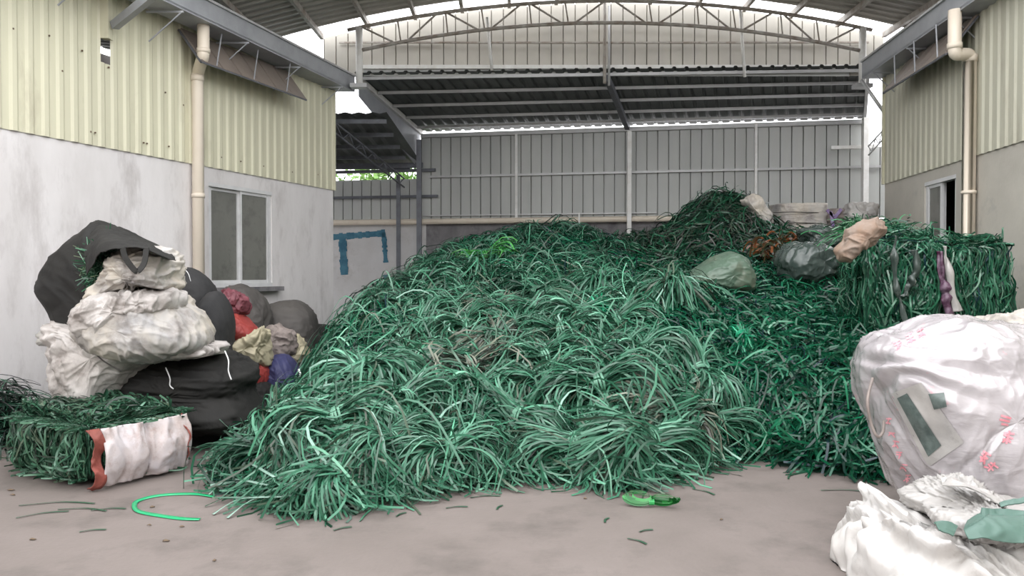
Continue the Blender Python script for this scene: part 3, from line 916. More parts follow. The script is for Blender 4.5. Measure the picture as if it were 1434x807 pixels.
isR = right_part(GXX, GYY)
back_m = (GYY > 11.4) & (GXX > 2.0)
dirt_edge = lambda x, y: (x < -1.2 - .18 * (y - 9)) | (y > 10.8)
# left heap: pale dusty straps low and central, deep green along the left flank and crest
P1 = loose_on_heap(16000, -2.5, 2.4, 5.1, 13.6, lambda x, y: ~right_part(x, y) & ~((x < -1.3) & (y > 7.3)) & (y < 10.3 + .5 * np.sin(x * 3)), flow=.5, ypow=1.25)
P2 = loose_on_heap(14000, -2.75, 2.6, 6.2, 14.4, lambda x, y: ~right_part(x, y) & (((x < -1.1) & (y > 6.9)) | (y > 9.6)), flow=.35, lift=.10)
P3 = loose_on_heap(900, -2.6, -1.5, 5.3, 6.9, lambda x, y: x < -1.8, flow=.3)
P1b = loose_on_heap(2600, -2.3, 2.3, 5.3, 11.5, lambda x, y: ~right_part(x, y), Ls=(.35, .95), lift=.16, curl=.7)
mixc = tints(PALE, PALE_P, len(P1[1]))
deep2 = tints(np.concatenate([DEEP, PALE[:4] * .5]), np.r_[DEEP_P * .85, .04, .05, .02, .04], len(P2[1]))
stuff('strapping_heap', 'huge heap of loose dusty green plastic strapping filling the middle of the yard', 'strapping heap',
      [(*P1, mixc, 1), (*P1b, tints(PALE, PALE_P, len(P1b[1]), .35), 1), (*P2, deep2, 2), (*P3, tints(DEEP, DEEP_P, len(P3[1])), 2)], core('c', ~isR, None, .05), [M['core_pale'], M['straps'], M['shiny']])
P4 = loose_on_heap(22000, 1.0, 6.4, 5.2, 12.0, lambda x, y: right_part(x, y) & (x < RX(y) - .2), flow=.25, lift=.10, curl=3.2, Ls=(.3, .85), wd=(.013, .022), ypow=1.15)
stuff('strapping_heap', 'dark shiny emerald strapping heap on the right, sloping down from the bales', 'strapping heap',
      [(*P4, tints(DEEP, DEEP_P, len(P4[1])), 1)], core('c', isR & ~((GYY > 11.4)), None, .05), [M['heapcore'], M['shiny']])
P5 = loose_on_heap(9000, 1.8, 6.8, 11.2, 15.6, lambda x, y: right_part(x, y), flow=.2, lift=.11, curl=2.6, Ls=(.35, .9), wd=(.014, .022))
DK = np.array([(.008, .05, .025), (.015, .09, .045), (.04, .06, .04), (.05, .05, .045), (.008, .03, .02), (.07, .13, .09)])
stuff('strapping_mound', 'tall dark green strapping mound against the back wall on the right', 'strapping mound',
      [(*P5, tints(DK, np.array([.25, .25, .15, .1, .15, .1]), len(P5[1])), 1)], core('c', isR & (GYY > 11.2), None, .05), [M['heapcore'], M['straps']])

# ---------------------------------------------------------------- tied hanks
def hank_mesh(seed, n=150, L=(.34, .62), spread=.75, pal=PALE, pp=PALE_P, wd=(.0115, .018), droop=.30, dome=.10, loops=.45, m='straps'):
    r = np.random.default_rng(seed)
    S = 15
    t = np.linspace(-1, 1, S)
    at = np.abs(t)
    out = []
    def dirs():
        a = r.normal(size=n) * spread * .6
        e = np.abs(r.normal(size=n)) * .42
        return a, e
    aL, eL = dirs(); aR, eR = dirs()
    LL_ = r.uniform(*L, n); LR_ = r.uniform(*L, n)
    cur = r.normal(size=(n, 2)) * .26
    P = np.zeros((n, S, 3))
    for k in range(S):
        tt = t[k]
        a, e, Lx, sg, cu = (aL, eL, LL_, -1, cur[:, 0]) if tt < 0 else (aR, eR, LR_, 1, cur[:, 1])
        u = abs(tt)
        aa = a * (u ** .75) + cu * u * u
        rr = Lx * u
        P[:, k, 0] = sg * rr * np.cos(aa)
        P[:, k, 1] = rr * np.sin(aa)
        P[:, k, 2] = rr * np.sin(e) * 1.1 - (droop + .18) * Lx * u * u * u * (1 + e) + dome
    # some straps double back at their ends and become loops
    lp = r.random(n) < loops
    w = np.clip(at - .72, 0, 1) / .28
    P[lp, :, 0] -= (np.sign(t) * w ** 1.5 * .22)[None] * (LL_[lp][:, None] / .4) * .8
    P[lp, :, 2] -= (w ** 1.2 * .08)[None]
    j = r.normal(size=(n, 3)) * np.array((.012, .036, .026))
    P += j[:, None, :]
    P += (r.normal(size=(n, S, 3)) * .004)
    T = unit(np.gradient(P, axis=1))
    up = np.array((0, 0, 1.0))
    Bv = unit(np.cross(T, up)); Nn = unit(np.cross(Bv, T))
    tw = r.normal(size=n)[:, None] * .35 + r.normal(size=n)[:, None] * t[None] * .7
    side = Bv * np.cos(tw)[..., None] + Nn * np.sin(tw)[..., None]
    c = pal[r.choice(len(pal), n, p=pp / pp.sum())]
    c = np.clip(c * (1 + r.normal(size=(n, 1)) * .24), .003, .9)
    V, Fq, Tn = ribbons(P, r.uniform(*wd, n), side, c)
    me = mesh_np('strands', V, Fq, M[m], tint=Tn, mdata_only=True)
    # the tie: a few turns of strap around the waist
    Pt = []
    for q in range(4):
        ph = np.linspace(0, 2 * np.pi, 15)
        rx = .05 + .006 * q
        Pt.append(np.stack([np.full(15, (q - 1.5) * .014) + .012 * np.cos(ph + q), np.cos(ph) * (.072 + .004 * q), dome + .012 + np.sin(ph) * (.060 + .004 * q)], -1))
    Pt = np.array(Pt)
    sd = np.zeros_like(Pt); sd[..., 0] = 1
    V, Fq, Tn = ribbons(Pt, np.full(4, .016), sd, np.tile(pal[2] * 1.05, (4, 1)))
    mt = mesh_np('tie', V, Fq, M[m], tint=Tn, mdata_only=True)
    return me, mt

HK = [hank_mesh(100 + i, n=200, spread=sp, droop=dr) for i, (sp, dr) in enumerate(((.6, .3), (.9, .35), (.7, .4), (.5, .3), (1.0, .35), (.75, .3)))]
BROWN = np.array([(.13, .14, .105), (.08, .14, .10), (.17, .18, .14), (.07, .11, .085), (.05, .057, .045)])
HKB = [hank_mesh(130 + i, n=160, spread=.9, pal=BROWN, pp=np.ones(5)) for i in range(2)]
MID = 1.0 * np.array([(.012, .080, .042), (.022, .105, .06), (.055, .15, .095), (.006, .045, .024), (.035, .07, .05)])
HKM = [hank_mesh(140 + i, n=160, spread=.9, pal=MID, pp=np.ones(5)) for i in range(3)]
BRIGHT = np.array([(.01, .22, .10), (.006, .15, .07), (.03, .32, .17), (.005, .10, .05)])
HKG = [hank_mesh(150, n=90, spread=.55, pal=BRIGHT, pp=np.ones(4), m='shiny', L=(.18, .30))]
LIME = np.array([(.05, .26, .05), (.09, .36, .09), (.03, .18, .04), (.02, .12, .04)])
HKL = [hank_mesh(151, n=110, spread=.5, pal=LIME, pp=np.ones(4), m='shiny', L=(.30, .45), droop=.15)]

def place_hank(meshes, x, y, yaw, label, group=None, s=1.0, lift=0.0, roll=0.0):
    e = .18
    z = hs(x, y)
    n = n_at(np.array([x]), np.array([y]), .2)[0]
    if z < .03: z, n = 0.0, np.array((0, 0, 1.0))
    n = Vector(n)
    ax = Vector((math.cos(yaw), math.sin(yaw), 0)); ax = (ax - n * ax.dot(n)).normalized()
    ay = n.cross(ax)
    R = Matrix((ax, ay, n)).transposed().to_4x4()
    t = empty('strap_bundle')
    t.matrix_world = Matrix.Translation(Vector((x, y, max(z, 0) + lift))) @ R @ Matrix.Rotation(roll, 4, 'X') @ Matrix.Diagonal((s, s, s, 1))
    tag(t, label, 'strap bundle', group)
    for nm, me in zip(('strands', 'tie'), meshes):
        link(bpy.data.objects.new(nm, me), t)
    return t

def at_px(px, py):
    """where the view through a pixel meets the heap"""
    d = 5.0
    while d < 16:
        p = W(px, py, d)
        if p[2] <= max(hs(p[0], p[1]), 0): return p[0], p[1]
        d += .02
    return p[0], p[1]
# hanks one can tell apart
SPECIAL = [
 (475, 612, 0.25, 1.12, HK[1], 'big pale bundle flaring at the front left foot of the heap', .05),
 (470, 678, 1.2, 1.0, HK[2], 'curled pale bundle on the floor at the front left tip of the heap', 0),
 (840, 566, 0.05, 1.2, HK[0], 'wide pale bundle tied above the lowest bundle at the front of the heap', .07),
 (810, 645, 0.0, 1.1, HK[3], 'lowest pale bundle at the front, just behind the bright green bow', .06),
 (974, 550, 1.9, 1.15, HK[4], 'pale bundle standing upright where the dusty heap meets the dark one', .10),
 (938, 430, 1.45, 1.25, HK[1], 'fountain shaped pale bundle at the upper right of the dusty heap', .12),
 (620, 655, 0.6, 1.0, HK[5], 'pale bundle with curled loops at the foot between the two front bundles', .05),
 (560, 590, 1.0, 1.0, HK[0], 'pale silvery bundle behind the big front left bundle', .1),
]
for px, py, yaw, s, hk, lab, lf in SPECIAL:
    x, y = at_px(px, py)
    place_hank(hk, x, y, yaw, lab, None, s, lf)
x, y = at_px(682, 380); place_hank(HKL[0], x, y, 0.05, 'bright lime green bundle lying near the crest of the heap', None, 1.15, .10)
x, y = at_px(842, 462); place_hank(HKG[0], x, y, 1.45, 'bright emerald bundle tied tightly in the middle right of the heap', None, 1.1, .12)
x, y = at_px(1040, 500); place_hank(HKG[0], x, y, 1.57, 'glossy emerald bundle hanging down the dark heap', None, .85, .12)
x, y = at_px(622, 400); place_hank(HKM[0], x, y, 1.0, 'teal green bundle fanning down the upper left of the heap', None, 1.1, .08)
x, y = at_px(655, 545); place_hank(HKB[0], x, y, .5, 'brownish dusty bundle in the middle of the heap', None, 1.25, .09)
x, y = at_px(690, 500); place_hank(HKB[1], x, y, 1.2, 'grey brown bundle above the brownish dusty bundle', None, 1.1, .06)
# the many others
taken = [at_px(a[0], a[1]) for a in SPECIAL]
cnt = 0
pts = []
for _ in range(6000):
    x = random.uniform(-2.1, 2.0); y = random.uniform(5.4, 12.6)
    if x < -1.65 and y > 6.6 or x < -1.9: continue
    if right_part(np.array([x]), np.array([y]))[0]: continue
    z = hs(x, y)
    if z < .12: continue
    md = .40 + .015 * (y - 5)
    if all((x - a) ** 2 + (y - b) ** 2 > md * md for a, b in pts + taken):
        pts.append((x, y))
for x, y in pts:
    flank = (x < -1.15 and y > 7.0) or y > 10.1
    if flank:
        if random.random() < .45: continue
        place_hank(random.choice(HKM), x, y, random.uniform(0, 3.1), 'deep green bundle half buried in the left flank or crest of the heap', 'deep green bundles on the flank and crest', random.uniform(.8, 1.05), .03, random.uniform(-.3, .3))
    else:
        hk = random.choice(HK) if random.random() < .85 else random.choice(HKB + HKM)
        where = 'on the lower slope' if y < 8 else 'on the upper slope'
        place_hank(hk, x, y, random.gauss(.1, .65), 'dusty pale green bundle lying among its like %s of the heap' % where, 'pale bundles %s' % where, random.uniform(.85, 1.15), random.uniform(.02, .09), random.uniform(-.25, .25))
# ---------------------------------------------------------------- sacks and film bags
def sack(name, outline, d, thick, m, label=None, cat=None, parent=None, group=None, res=(110, 64), puff=.62, fold=.035, fscale=3.2,
         fstretch=(1, 1, 1), seed=0, tie=None, ground=True, back=.5, yaw=0.0, ctr=None, fine=.012):
    """a stuffed sack. outline: its silhouette as points (px, py) seen at depth d; thick: half its depth.
    tie: list of (px, py, n folds, strength) from which creases radiate"""
    out = np.array([W(px, py, d) for px, py in outline])[:, (0, 2)]
    c = out.mean(0) if ctr is None else W(ctr[0], ctr[1], d)[[0, 2]]
    # closed smooth outline
    pts = smooth_path([*out, out[0]], 6)[:-1]
    pts = np.array(pts)
    rel = pts - c
    ang = np.arctan2(rel[:, 1], rel[:, 0]); rad = np.linalg.norm(rel, axis=1)
    o = np.argsort(ang); ang, rad = ang[o], rad[o]
    ang = np.r_[ang - 2 * np.pi, ang, ang + 2 * np.pi]; rad = np.tile(rad, 3)
    na, nv = res
    th = np.linspace(-np.pi, np.pi, na, endpoint=False)
    R = np.interp(th, ang, rad)
    ph = np.linspace(-np.pi / 2, np.pi / 2, nv)
    TH, PH = np.meshgrid(th, ph)
    RR = np.tile(R, (nv, 1))
    cr = np.clip(np.cos(PH), 0, 1) ** puff
    # sphere-like cap towards the poles makes the depth follow the width
    sy = np.sign(np.sin(PH)) * np.abs(np.sin(PH)) ** .85
    th_d = np.where(sy > 0, thick, thick * (1 + back * .0))
    X = c[0] + RR * cr * np.cos(TH); Z = c[1] + RR * cr * np.sin(TH)
    Y = d - sy * th_d
    P = np.stack([X, Y, Z], -1).reshape(-1, 3)
    Nn = np.stack([np.cos(TH) * cr / np.maximum(RR, .05), -sy / thick, np.sin(TH) * cr / np.maximum(RR, .05)], -1).reshape(-1, 3)
    Nn = unit(Nn)
    q = P * fscale * np.asarray(fstretch) + seed * 7.3
    warp = np.stack([pnoise(q * .7 + 11), pnoise(q * .7 + 23), pnoise(q * .7 + 37)], -1)
    q2 = q + warp * 1.3
    # broad puffs with tight valleys, then long thin creases running one way
    rc, rs_ = math.cos(.6 + seed), math.sin(.6 + seed)
    qa = np.stack([(q[:, 0] * rc + q[:, 2] * rs_) * 1.7, q[:, 1] * 1.2, (-q[:, 0] * rs_ + q[:, 2] * rc) * .45], -1) + warp * .9
    disp = pnoise(q * .55 + 3) * fold * 2.4 - ridged(q2 * .8) ** 2 * fold * .55 + ridged(qa * 1.3 + 5) ** 3 * fold * .45 + ridged(qa * 2.9 + 9) ** 2 * fine * .6 + ridged(q2 * 3.1 + 19) ** 3 * fine * .5
    if tie:
        for (tx, ty, nf, st) in tie:
            tp = W(tx, ty, d - thick * .5)
            v = P - tp
            r_ = np.linalg.norm(v, axis=1)
            a_ = np.arctan2(v[:, 2], v[:, 0] + v[:, 1] * .6)
            fl = np.exp(-r_ / (thick * 1.1)) * np.minimum(1, r_ / .05)
            disp += st * fl * np.sin(a_ * nf + pnoise(P * 5) * 3)
    P = P + Nn * disp[:, None]
    if yaw:
        ca, sa = math.cos(yaw), math.sin(yaw)
        x, y = P[:, 0] - c[0], P[:, 1] - d
        P = np.c_[c[0] + x * ca - y * sa, d + x * sa + y * ca, P[:, 2]]
    if ground: P[:, 2] = np.maximum(P[:, 2], .004 + .004 * (seed % 3))
    Fq = []
    i = np.arange(na); j = (i + 1) % na
    for k in range(nv - 1):
        Fq.append(np.stack([k * na + i, (k + 1) * na + i, (k + 1) * na + j, k * na + j], 1))
    Fq = np.concatenate(Fq)
    lo = P.min(0)
    org = np.array((c[0], d, max(lo[2], 0)))
    if parent is None:
        ob = mesh_np(name, P - org, Fq, m, None, True)
        ob.location = org
        tag(ob, label, cat or 'sack', group)
    else:
        ob = mesh_np(name, P - np.array(parent.location), Fq, m, parent, True)
        if label: ob['label'] = label
    return ob

def cord(name, pts, r, m, parent=None, label=None, cat=None, n=6):
    P = smooth_path(pts, 6)
    o = MB().tube([np.array(p) - (np.array(parent.location) if parent else np.array(pts[0])) for p in P], r, n).build(name, m, parent, True)
    if parent is None:
        o.location = pts[0]; tag(o, label, cat)
    return o

def cloth_patch(name, rows, d_rows, m, parent=None, label=None, cat=None, wr=.012, nu=40, nv=30, seed=0, th=.006):
    """a draped cloth through a grid of points rows[r][c]=(px,py), depths d_rows[r][c]"""
    G = np.array([[W(p[0], p[1], dd) for p, dd in zip(r, dr)] for r, dr in zip(rows, d_rows)])
    A = np.array([smooth_path(r, max(2, nu // (len(r) - 1))) for r in G])
    B = np.array([smooth_path(list(A[:, c]), max(2, nv // (len(A) - 1))) for c in range(A.shape[1])])
    B = B.transpose(1, 0, 2)
    h, w, _ = B.shape
    Pp = B.reshape(-1, 3)
    du = np.gradient(B, axis=1).reshape(-1, 3); dv = np.gradient(B, axis=0).reshape(-1, 3)
    N_ = unit(np.cross(du, dv))
    N_ *= np.where(N_[:, 1:2] > 0, -1, 1)
    Pp = Pp + N_ * ((ridged(Pp * 6 + seed * 3.1) - .5) * wr + pnoise(Pp * 3 + seed) * wr * 2 + (ridged(Pp * 14 + seed) - .5) * wr * .5)[:, None]
    a = (np.arange(h - 1)[:, None] * w + np.arange(w - 1)[None]).reshape(-1)
    Fq = np.stack([a, a + 1, a + w + 1, a + w], 1)
    o_ = np.array(parent.location) if parent is not None else Pp.mean(0)
    o = mesh_np(name, Pp - o_, Fq, m, parent, True)
    md = o.modifiers.new('s', 'SOLIDIFY'); md.thickness = th; md.offset = 0
    if parent is None:
        o.location = o_; tag(o, label, cat)
    elif label: o['label'] = label
    return o

# ---------------------------------------------------------------- pressed bales of strapping
def strap_bale(name, label, C, U, size, n, pal, pp, front=1.0, straight=3.0, group=None, top_tilt=0, vertical=.6, m='shiny', fuzz=.05, corner=.14, seed=0, core_m='heapcore', slump=0.0):
    """C: centre of the base; U: unit direction of its long side; size (length, depth, height)"""
    t = empty(name, C); tag(t, label, 'bale', group)
    U = np.array((U[0], U[1], 0.0)); U /= np.linalg.norm(U)
    Vv = np.array((-U[1], U[0], 0.0)); Zv = np.array((0, 0, 1.0))
    l, w, h = size
    r = np.random.default_rng(seed)
    # core: a rounded box
    k = 14
    g = np.linspace(-1, 1, k)
    V, Fq = [], []
    for ax in range(3):
        for s in (-1, 1):
            b0 = len(V)
            for a_ in g:
                for b_ in g:
                    p = [0, 0, 0]; p[ax] = s; p[(ax + 1) % 3] = a_; p[(ax + 2) % 3] = b_
                    V.append(p)
            for i in range(k - 1):
                for j in range(k - 1):
                    q = [b0 + i * k + j, b0 + (i + 1) * k + j, b0 + (i + 1) * k + j + 1, b0 + i * k + j + 1]
                    Fq.append(q if s > 0 else q[::-1])
    V = np.array(V, float)
    def shape(Q):
        half = np.array((l, w, h)) / 2
        P = Q * half
        inner = half - corner
        cl = np.clip(P, -inner, inner)
        dlt = P - cl
        nn = np.linalg.norm(dlt, axis=1, keepdims=True)
        P = cl + np.where(nn > 1e-6, dlt / np.maximum(nn, 1e-6) * np.minimum(nn, corner), 0)
        bulge = 1 + .06 * (1 - (Q[:, 2:3]) ** 2)
        P[:, :2] *= bulge
        P += (pnoise(P * 3.1 + seed)[:, None]) * .08 * unit(P) + (pnoise(P * 7.1 + seed)[:, None]) * .05 * unit(P)
        P[:, 2] += h / 2 + slump * Q[:, 0] * (Q[:, 2] > 0)
        return P
    def world(P): return P[:, :1] * U + P[:, 1:2] * Vv + P[:, 2:3] * Zv
    mesh_np('bale_core', world(shape(V) * np.array((.96, .96, .975)) + np.array((0, 0, .01))), np.array(Fq), M[core_m], t, True)
    # straps pressed onto its faces
    areas = np.array([w * h, w * h, l * h * front, l * h, l * w, 0.001])
    fc = r.choice(6, n, p=areas / areas.sum())
    S = 8
    Q = r.uniform(-1, 1, (n, 3))
    axis = np.array([0, 0, 1, 1, 2, 2])[fc]; sg = np.array([1, -1, -1, 1, 1, -1])[fc]
    Lr = r.uniform(.14, .5, n)
    half = np.array((l, w, h)) / 2
    e1 = (axis + 1) % 3; e2 = (axis + 2) % 3
    th = r.uniform(0, 2 * np.pi, n)
    sideface = axis != 2
    vert = sideface & (r.random(n) < vertical)
    # angle so that the strap points up on side faces
    thv = np.where(axis == 0, np.pi / 2, 0.0)
    th = np.where(vert, thv + r.normal(size=n) * .35, th)
    s = np.linspace(-.5, .5, S)
    kap = r.normal(size=n) * straight
    ang = th[:, None] + kap[:, None] * s[None] * Lr[:, None]
    A = np.cumsum(np.cos(ang), 1) * (Lr / S)[:, None]; B_ = np.cumsum(np.sin(ang), 1) * (Lr / S)[:, None]
    QQ = np.repeat(Q[:, None], S, 1)
    ar = np.arange(n)
    for kk in range(S):
        QQ[ar, kk, axis] = sg
        QQ[ar, kk, e1] = Q[ar, e1] + A[:, kk] / half[e1]
        QQ[ar, kk, e2] = Q[ar, e2] + B_[:, kk] / half[e2]
    over = np.clip(np.abs(QQ) - 1, 0, None)
    QQ = np.clip(QQ, -1, 1)
    P = shape(QQ.reshape(-1, 3)).reshape(n, S, 3)
    ctr = np.array((0, 0, h / 2))
    nrm = np.zeros((n, 3)); nrm[ar, axis] = sg
    lift = (r.random(n) ** 2 * fuzz)[:, None] * (1 + .9 * np.abs(r.normal(size=(n, 1))) * (1 - (2 * s) ** 2)[None]) + .004 + over.sum(-1) * .12
    P = P + nrm[:, None, :] * lift[..., None]
    P[..., 2] = np.maximum(P[..., 2], .006)
    T = unit(np.gradient(P, axis=1))
    Bv = unit(np.cross(T, nrm[:, None, :] + 1e-5)); Nn = unit(np.cross(Bv, T))
    tw = r.normal(size=n)[:, None] * .5 + r.normal(size=n)[:, None] * s[None]
    side = Bv * np.cos(tw)[..., None] + Nn * np.sin(tw)[..., None]
    PW = P[..., :1] * U + P[..., 1:2] * Vv + P[..., 2:3] * Zv
    SW = side[..., :1] * U + side[..., 1:2] * Vv + side[..., 2:3] * Zv
    c = pal[r.choice(len(pal), n, p=pp / pp.sum())]
    c = np.clip(c * (1 + r.normal(size=(n, 1)) * .15), .003, .9)
    Vr, Fr, Tr = ribbons(PW, r.uniform(.010, .019, n), SW, c)
    o = mesh_np('pressed_straps', Vr, Fr, M[m], t, tint=Tr)
    return t

# front left bale with its sack panel
DUL = np.array([(.035, .105, .060), (.02, .07, .04), (.06, .14, .085), (.09, .13, .085), (.10, .20, .14), (.02, .035, .025)])
pA = W(125, 686, 5.72); pB = W(250, 650, 6.35)          # foot of the long face with the panel
Ub = (pB - pA)[:2]; Lb = np.linalg.norm(Ub) + .02; Ub = Ub / np.linalg.norm(Ub)
nb_ = np.array((-Ub[1], Ub[0]))                          # away from the camera on the left
bw = 1.10
Cb = (pA[:2] + pB[:2]) / 2 + nb_ * bw / 2
bale = strap_bale('strap_bale', 'pressed bale of dull green strapping with a white sack panel, front left on the floor', (Cb[0], Cb[1], 0), Ub, (Lb, bw, .50), 5000, DUL, np.array([.3, .25, .15, .1, .08, .12]), m='straps', vertical=.6, fuzz=.04, seed=5, front=.25, straight=1.6)
def face(u, z, off=.05):
    q = Cb + Ub * u - nb_ * (bw / 2 * 1.04 + off + .045)
    return np.array((q[0], q[1], z))
def grid_cloth(name, fn, nu, nv, m, parent, wr=.015, seed=0, th=.008):
    Pp = np.array([[fn(i / (nu - 1), j / (nv - 1)) for i in range(nu)] for j in range(nv)]).reshape(-1, 3)
    B = Pp.reshape(nv, nu, 3)
    N_ = unit(np.cross(np.gradient(B, axis=1).reshape(-1, 3), np.gradient(B, axis=0).reshape(-1, 3)))
    q = Pp * np.array((9, 9, 4)) + seed
    w_ = np.stack([pnoise(q * .5), pnoise(q * .5 + 9), pnoise(q * .5 + 19)], -1)
    Pp = Pp + N_ * ((ridged(q + w_ * 2) - .5) * wr + pnoise(Pp * 4 + seed) * wr * 1.5)[:, None]
    a = (np.arange(nv - 1)[:, None] * nu + np.arange(nu - 1)[None]).reshape(-1)
    Fq = np.stack([a, a + 1, a + nu + 1, a + nu], 1)
    o = mesh_np(name, Pp - np.array(parent.location), Fq, m, parent, True)
    md = o.modifiers.new('s', 'SOLIDIFY'); md.thickness = th; md.offset = 0
    return o
def pan(a, b):
    u = -Lb / 2 + .03 + (Lb - .02) * a
    z = .03 + .43 * b
    off = .05 + .07 * math.sin(math.pi * min(max(b, 0), 1)) - (.05 * max(0, a - .85) / .15) + .012 * math.sin(a * 21)
    if abs(a - .48) < .03: off -= .035
    return face(u, z, off)
o = grid_cloth('sack_panel', pan, 70, 46, M['bandcloth'], bale, seed=2)
o['label'] = 'off-white woven sack panel'
def lin(a, b):
    u = -Lb / 2 - .035 + .075 * a + .012 * math.sin(b * 11)
    z = .02 + .44 * b
    return face(u, z, .03 + .10 * math.sin(math.pi * b) * (1 - .5 * a) - .05 * (1 - a) + .03 * math.sin(b * 9))
o = grid_cloth('red_lining', lin, 16, 40, M['redcloth'], bale, seed=8, wr=.03)
def lin2(a, b):
    u = Lb / 2 - .05 + .07 * a
    return face(u, .08 + .37 * b, .10 * math.sin(math.pi * b) + .03 - .10 * a)
grid_cloth('red_lining', lin2, 12, 30, M['redcloth'], bale, seed=9, wr=.03)

# two bales of shiny straps on the right
BC = np.array([(.03, .14, .075), (.015, .09, .05), (.06, .20, .12), (.01, .05, .03), (.13, .26, .18), (.22, .33, .26), (.012, .04, .05)])
bpp = np.array([.28, .25, .17, .15, .08, .03, .04])
def bale_at(name, label, px0, px1, pytop, pybot, d0, d1, depth, n, seed, **kw):
    a, b = W(px0, pybot, d0), W(px1, pybot, d1)
    U = (b - a)[:2]; L_ = np.linalg.norm(U); U = U / L_
    nn = np.array((-U[1], U[0]))
    h = W((px0 + px1) / 2, pytop, (d0 + d1) / 2)[2] - (a[2] + b[2]) / 2
    C = (a[:2] + b[:2]) / 2 + nn * depth / 2
    return strap_bale(name, label, (C[0], C[1], (a[2] + b[2]) / 2), U, (L_, depth, h), n, BC, bpp, seed=seed, **kw), (a, b, U, nn, C, h)
bl1, g1 = bale_at('strap_bale', 'tall green strap bale with clear film streaks, left of the two on the right heap', 1206, 1316, 331, 482, 7.75, 7.55, .9, 5200, 11, vertical=.75, fuzz=.06, straight=1.6)
bl2, g2 = bale_at('strap_bale', 'green strap bale with blocky sheen against the right wall, right of the purple film strip', 1328, 1414, 337, 486, 7.55, 7.75, .8, 4800, 12, vertical=.85, fuzz=.035, straight=1.2)
# film strips squeezed between them
def strip(name, pts, w, m, parent, d, seed):
    P = [W(x, y, d) for x, y in pts]
    P = np.array(smooth_path(P, 8))
    def fn(a, b):
        i = b * (len(P) - 1); k_ = int(min(i, len(P) - 2)); f = i - k_
        p = P[k_] * (1 - f) + P[k_ + 1] * f
        return p + np.array(((a - .5) * w, -.03 * math.sin(math.pi * a), 0))
    return grid_cloth(name, fn, 12, 50, m, parent, wr=.05, seed=seed, th=.004)
strip('purple_film', [(1316, 352), (1319, 380), (1323, 405), (1330, 440)], .085, M['plum'], bl2, 7.38, 3)
strip('pale_film', [(1322, 345), (1326, 375), (1332, 400), (1340, 436)], .05, M['palefilm'], bl2, 7.36, 4)
strip('clear_film', [(1254, 330), (1252, 370), (1258, 410), (1270, 455)], .05, M['clearfilm'], bl1, 7.46, 5)
strip('clear_film', [(1282, 350), (1284, 372), (1278, 392), (1266, 415)], .07, M['clearfilm'], bl1, 7.45, 6)

# ---------------------------------------------------------------- sack pile along the left wall
# back row first
sack('woven_sack', [(372, 428), (392, 422), (420, 424), (438, 436), (444, 455), (446, 478), (444, 520), (430, 546), (395, 548), (372, 530), (364, 470)], 10.6, .45, M['greysack'], 'broad grey-brown sack under the window sill end, furthest along the wall', seed=1, fold=.03)
sack('woven_sack', [(318, 402), (342, 402), (360, 412), (374, 430), (378, 450), (378, 500), (372, 555), (340, 558), (324, 520), (318, 450)], 9.9, .33, M['greysack'], 'dark sack leaning below the window, between red sack and broad grey-brown sack', seed=2, fold=.04)
sack('woven_sack', [(430, 458), (450, 455), (466, 465), (468, 500), (462, 545), (436, 548), (428, 510)], 11.3, .3, M['blacksack'], 'low dark sack in the shade at the end of the left wall', seed=3, fold=.04)
sack('woven_sack', [(371, 458), (385, 452), (402, 458), (412, 472), (410, 492), (396, 502), (376, 500), (368, 480)], 9.5, .26, M['taupesack'], 'crumpled taupe sack above the dark blue one', seed=4, fold=.06, fscale=5)
sack('woven_sack', [(402, 474), (418, 472), (428, 482), (427, 505), (414, 514), (402, 508), (398, 490)], 9.7, .22, M['yellowsack'], 'small dull beige sack at the right of the crumpled taupe one', seed=5, fold=.05, fscale=5)
sack('woven_sack', [(378, 500), (398, 495), (412, 505), (420, 528), (416, 552), (396, 558), (378, 552), (372, 525)], 9.1, .30, M['bluesack'], 'dark blue woven sack standing on the floor', seed=6, fold=.03)
sack('woven_sack', [(408, 512), (424, 508), (432, 525), (430, 552), (412, 556), (404, 535)], 9.5, .26, M['blacksack'], 'black sack on the floor right of the dark blue one', seed=16, fold=.03)
sack('woven_sack', [(342, 512), (360, 508), (374, 514), (374, 535), (360, 545), (345, 540), (338, 525)], 8.8, .25, M['redsack'], 'small dark red sack squeezed beneath the pale yellow one', seed=7, fold=.03)
sack('woven_sack', [(345, 540), (362, 535), (380, 545), (384, 565), (368, 573), (346, 572), (338, 555)], 8.7, .25, M['blacksack'], 'black sack on the floor under the small red one', seed=17, fold=.03)
rs = sack('woven_sack', [(318, 430), (330, 434), (345, 448), (357, 462), (360, 470), (350, 478), (328, 480), (312, 478), (308, 460), (310, 440)], 8.9, .30, M['redsack'], 'bright red sack wedged in the middle of the sack pile', seed=8, fold=.025)
sack('crumpled_top', [(312, 408), (325, 405), (338, 414), (343, 428), (336, 440), (320, 440), (312, 428)], 8.9, .18, M['pinksack'], None, None, rs, seed=9, fold=.05, fscale=7)
sack('woven_sack', [(326, 478), (345, 474), (362, 462), (370, 456), (376, 466), (376, 490), (375, 512), (360, 516), (345, 514), (332, 500), (322, 486)], 8.7, .30, M['yellowsack'], 'pale yellow sack with a puckered top below the red sack', seed=10, fold=.05, fscale=4.5, tie=[(370, 458, 9, .03)])
ds = sack('woven_sack', [(242, 378), (262, 374), (282, 384), (296, 400), (302, 420), (304, 450), (306, 520), (296, 580), (262, 588), (236, 570), (232, 500), (234, 430), (236, 400)], 8.6, .34, M['darksack'], 'dark grey round sack below the left downpipe', seed=11, fold=.012)
cord('loose_thread', [W(258, 376, 8.26), W(264, 384, 8.2), W(267, 394, 8.2)], .004, M['whitecord'], ds)
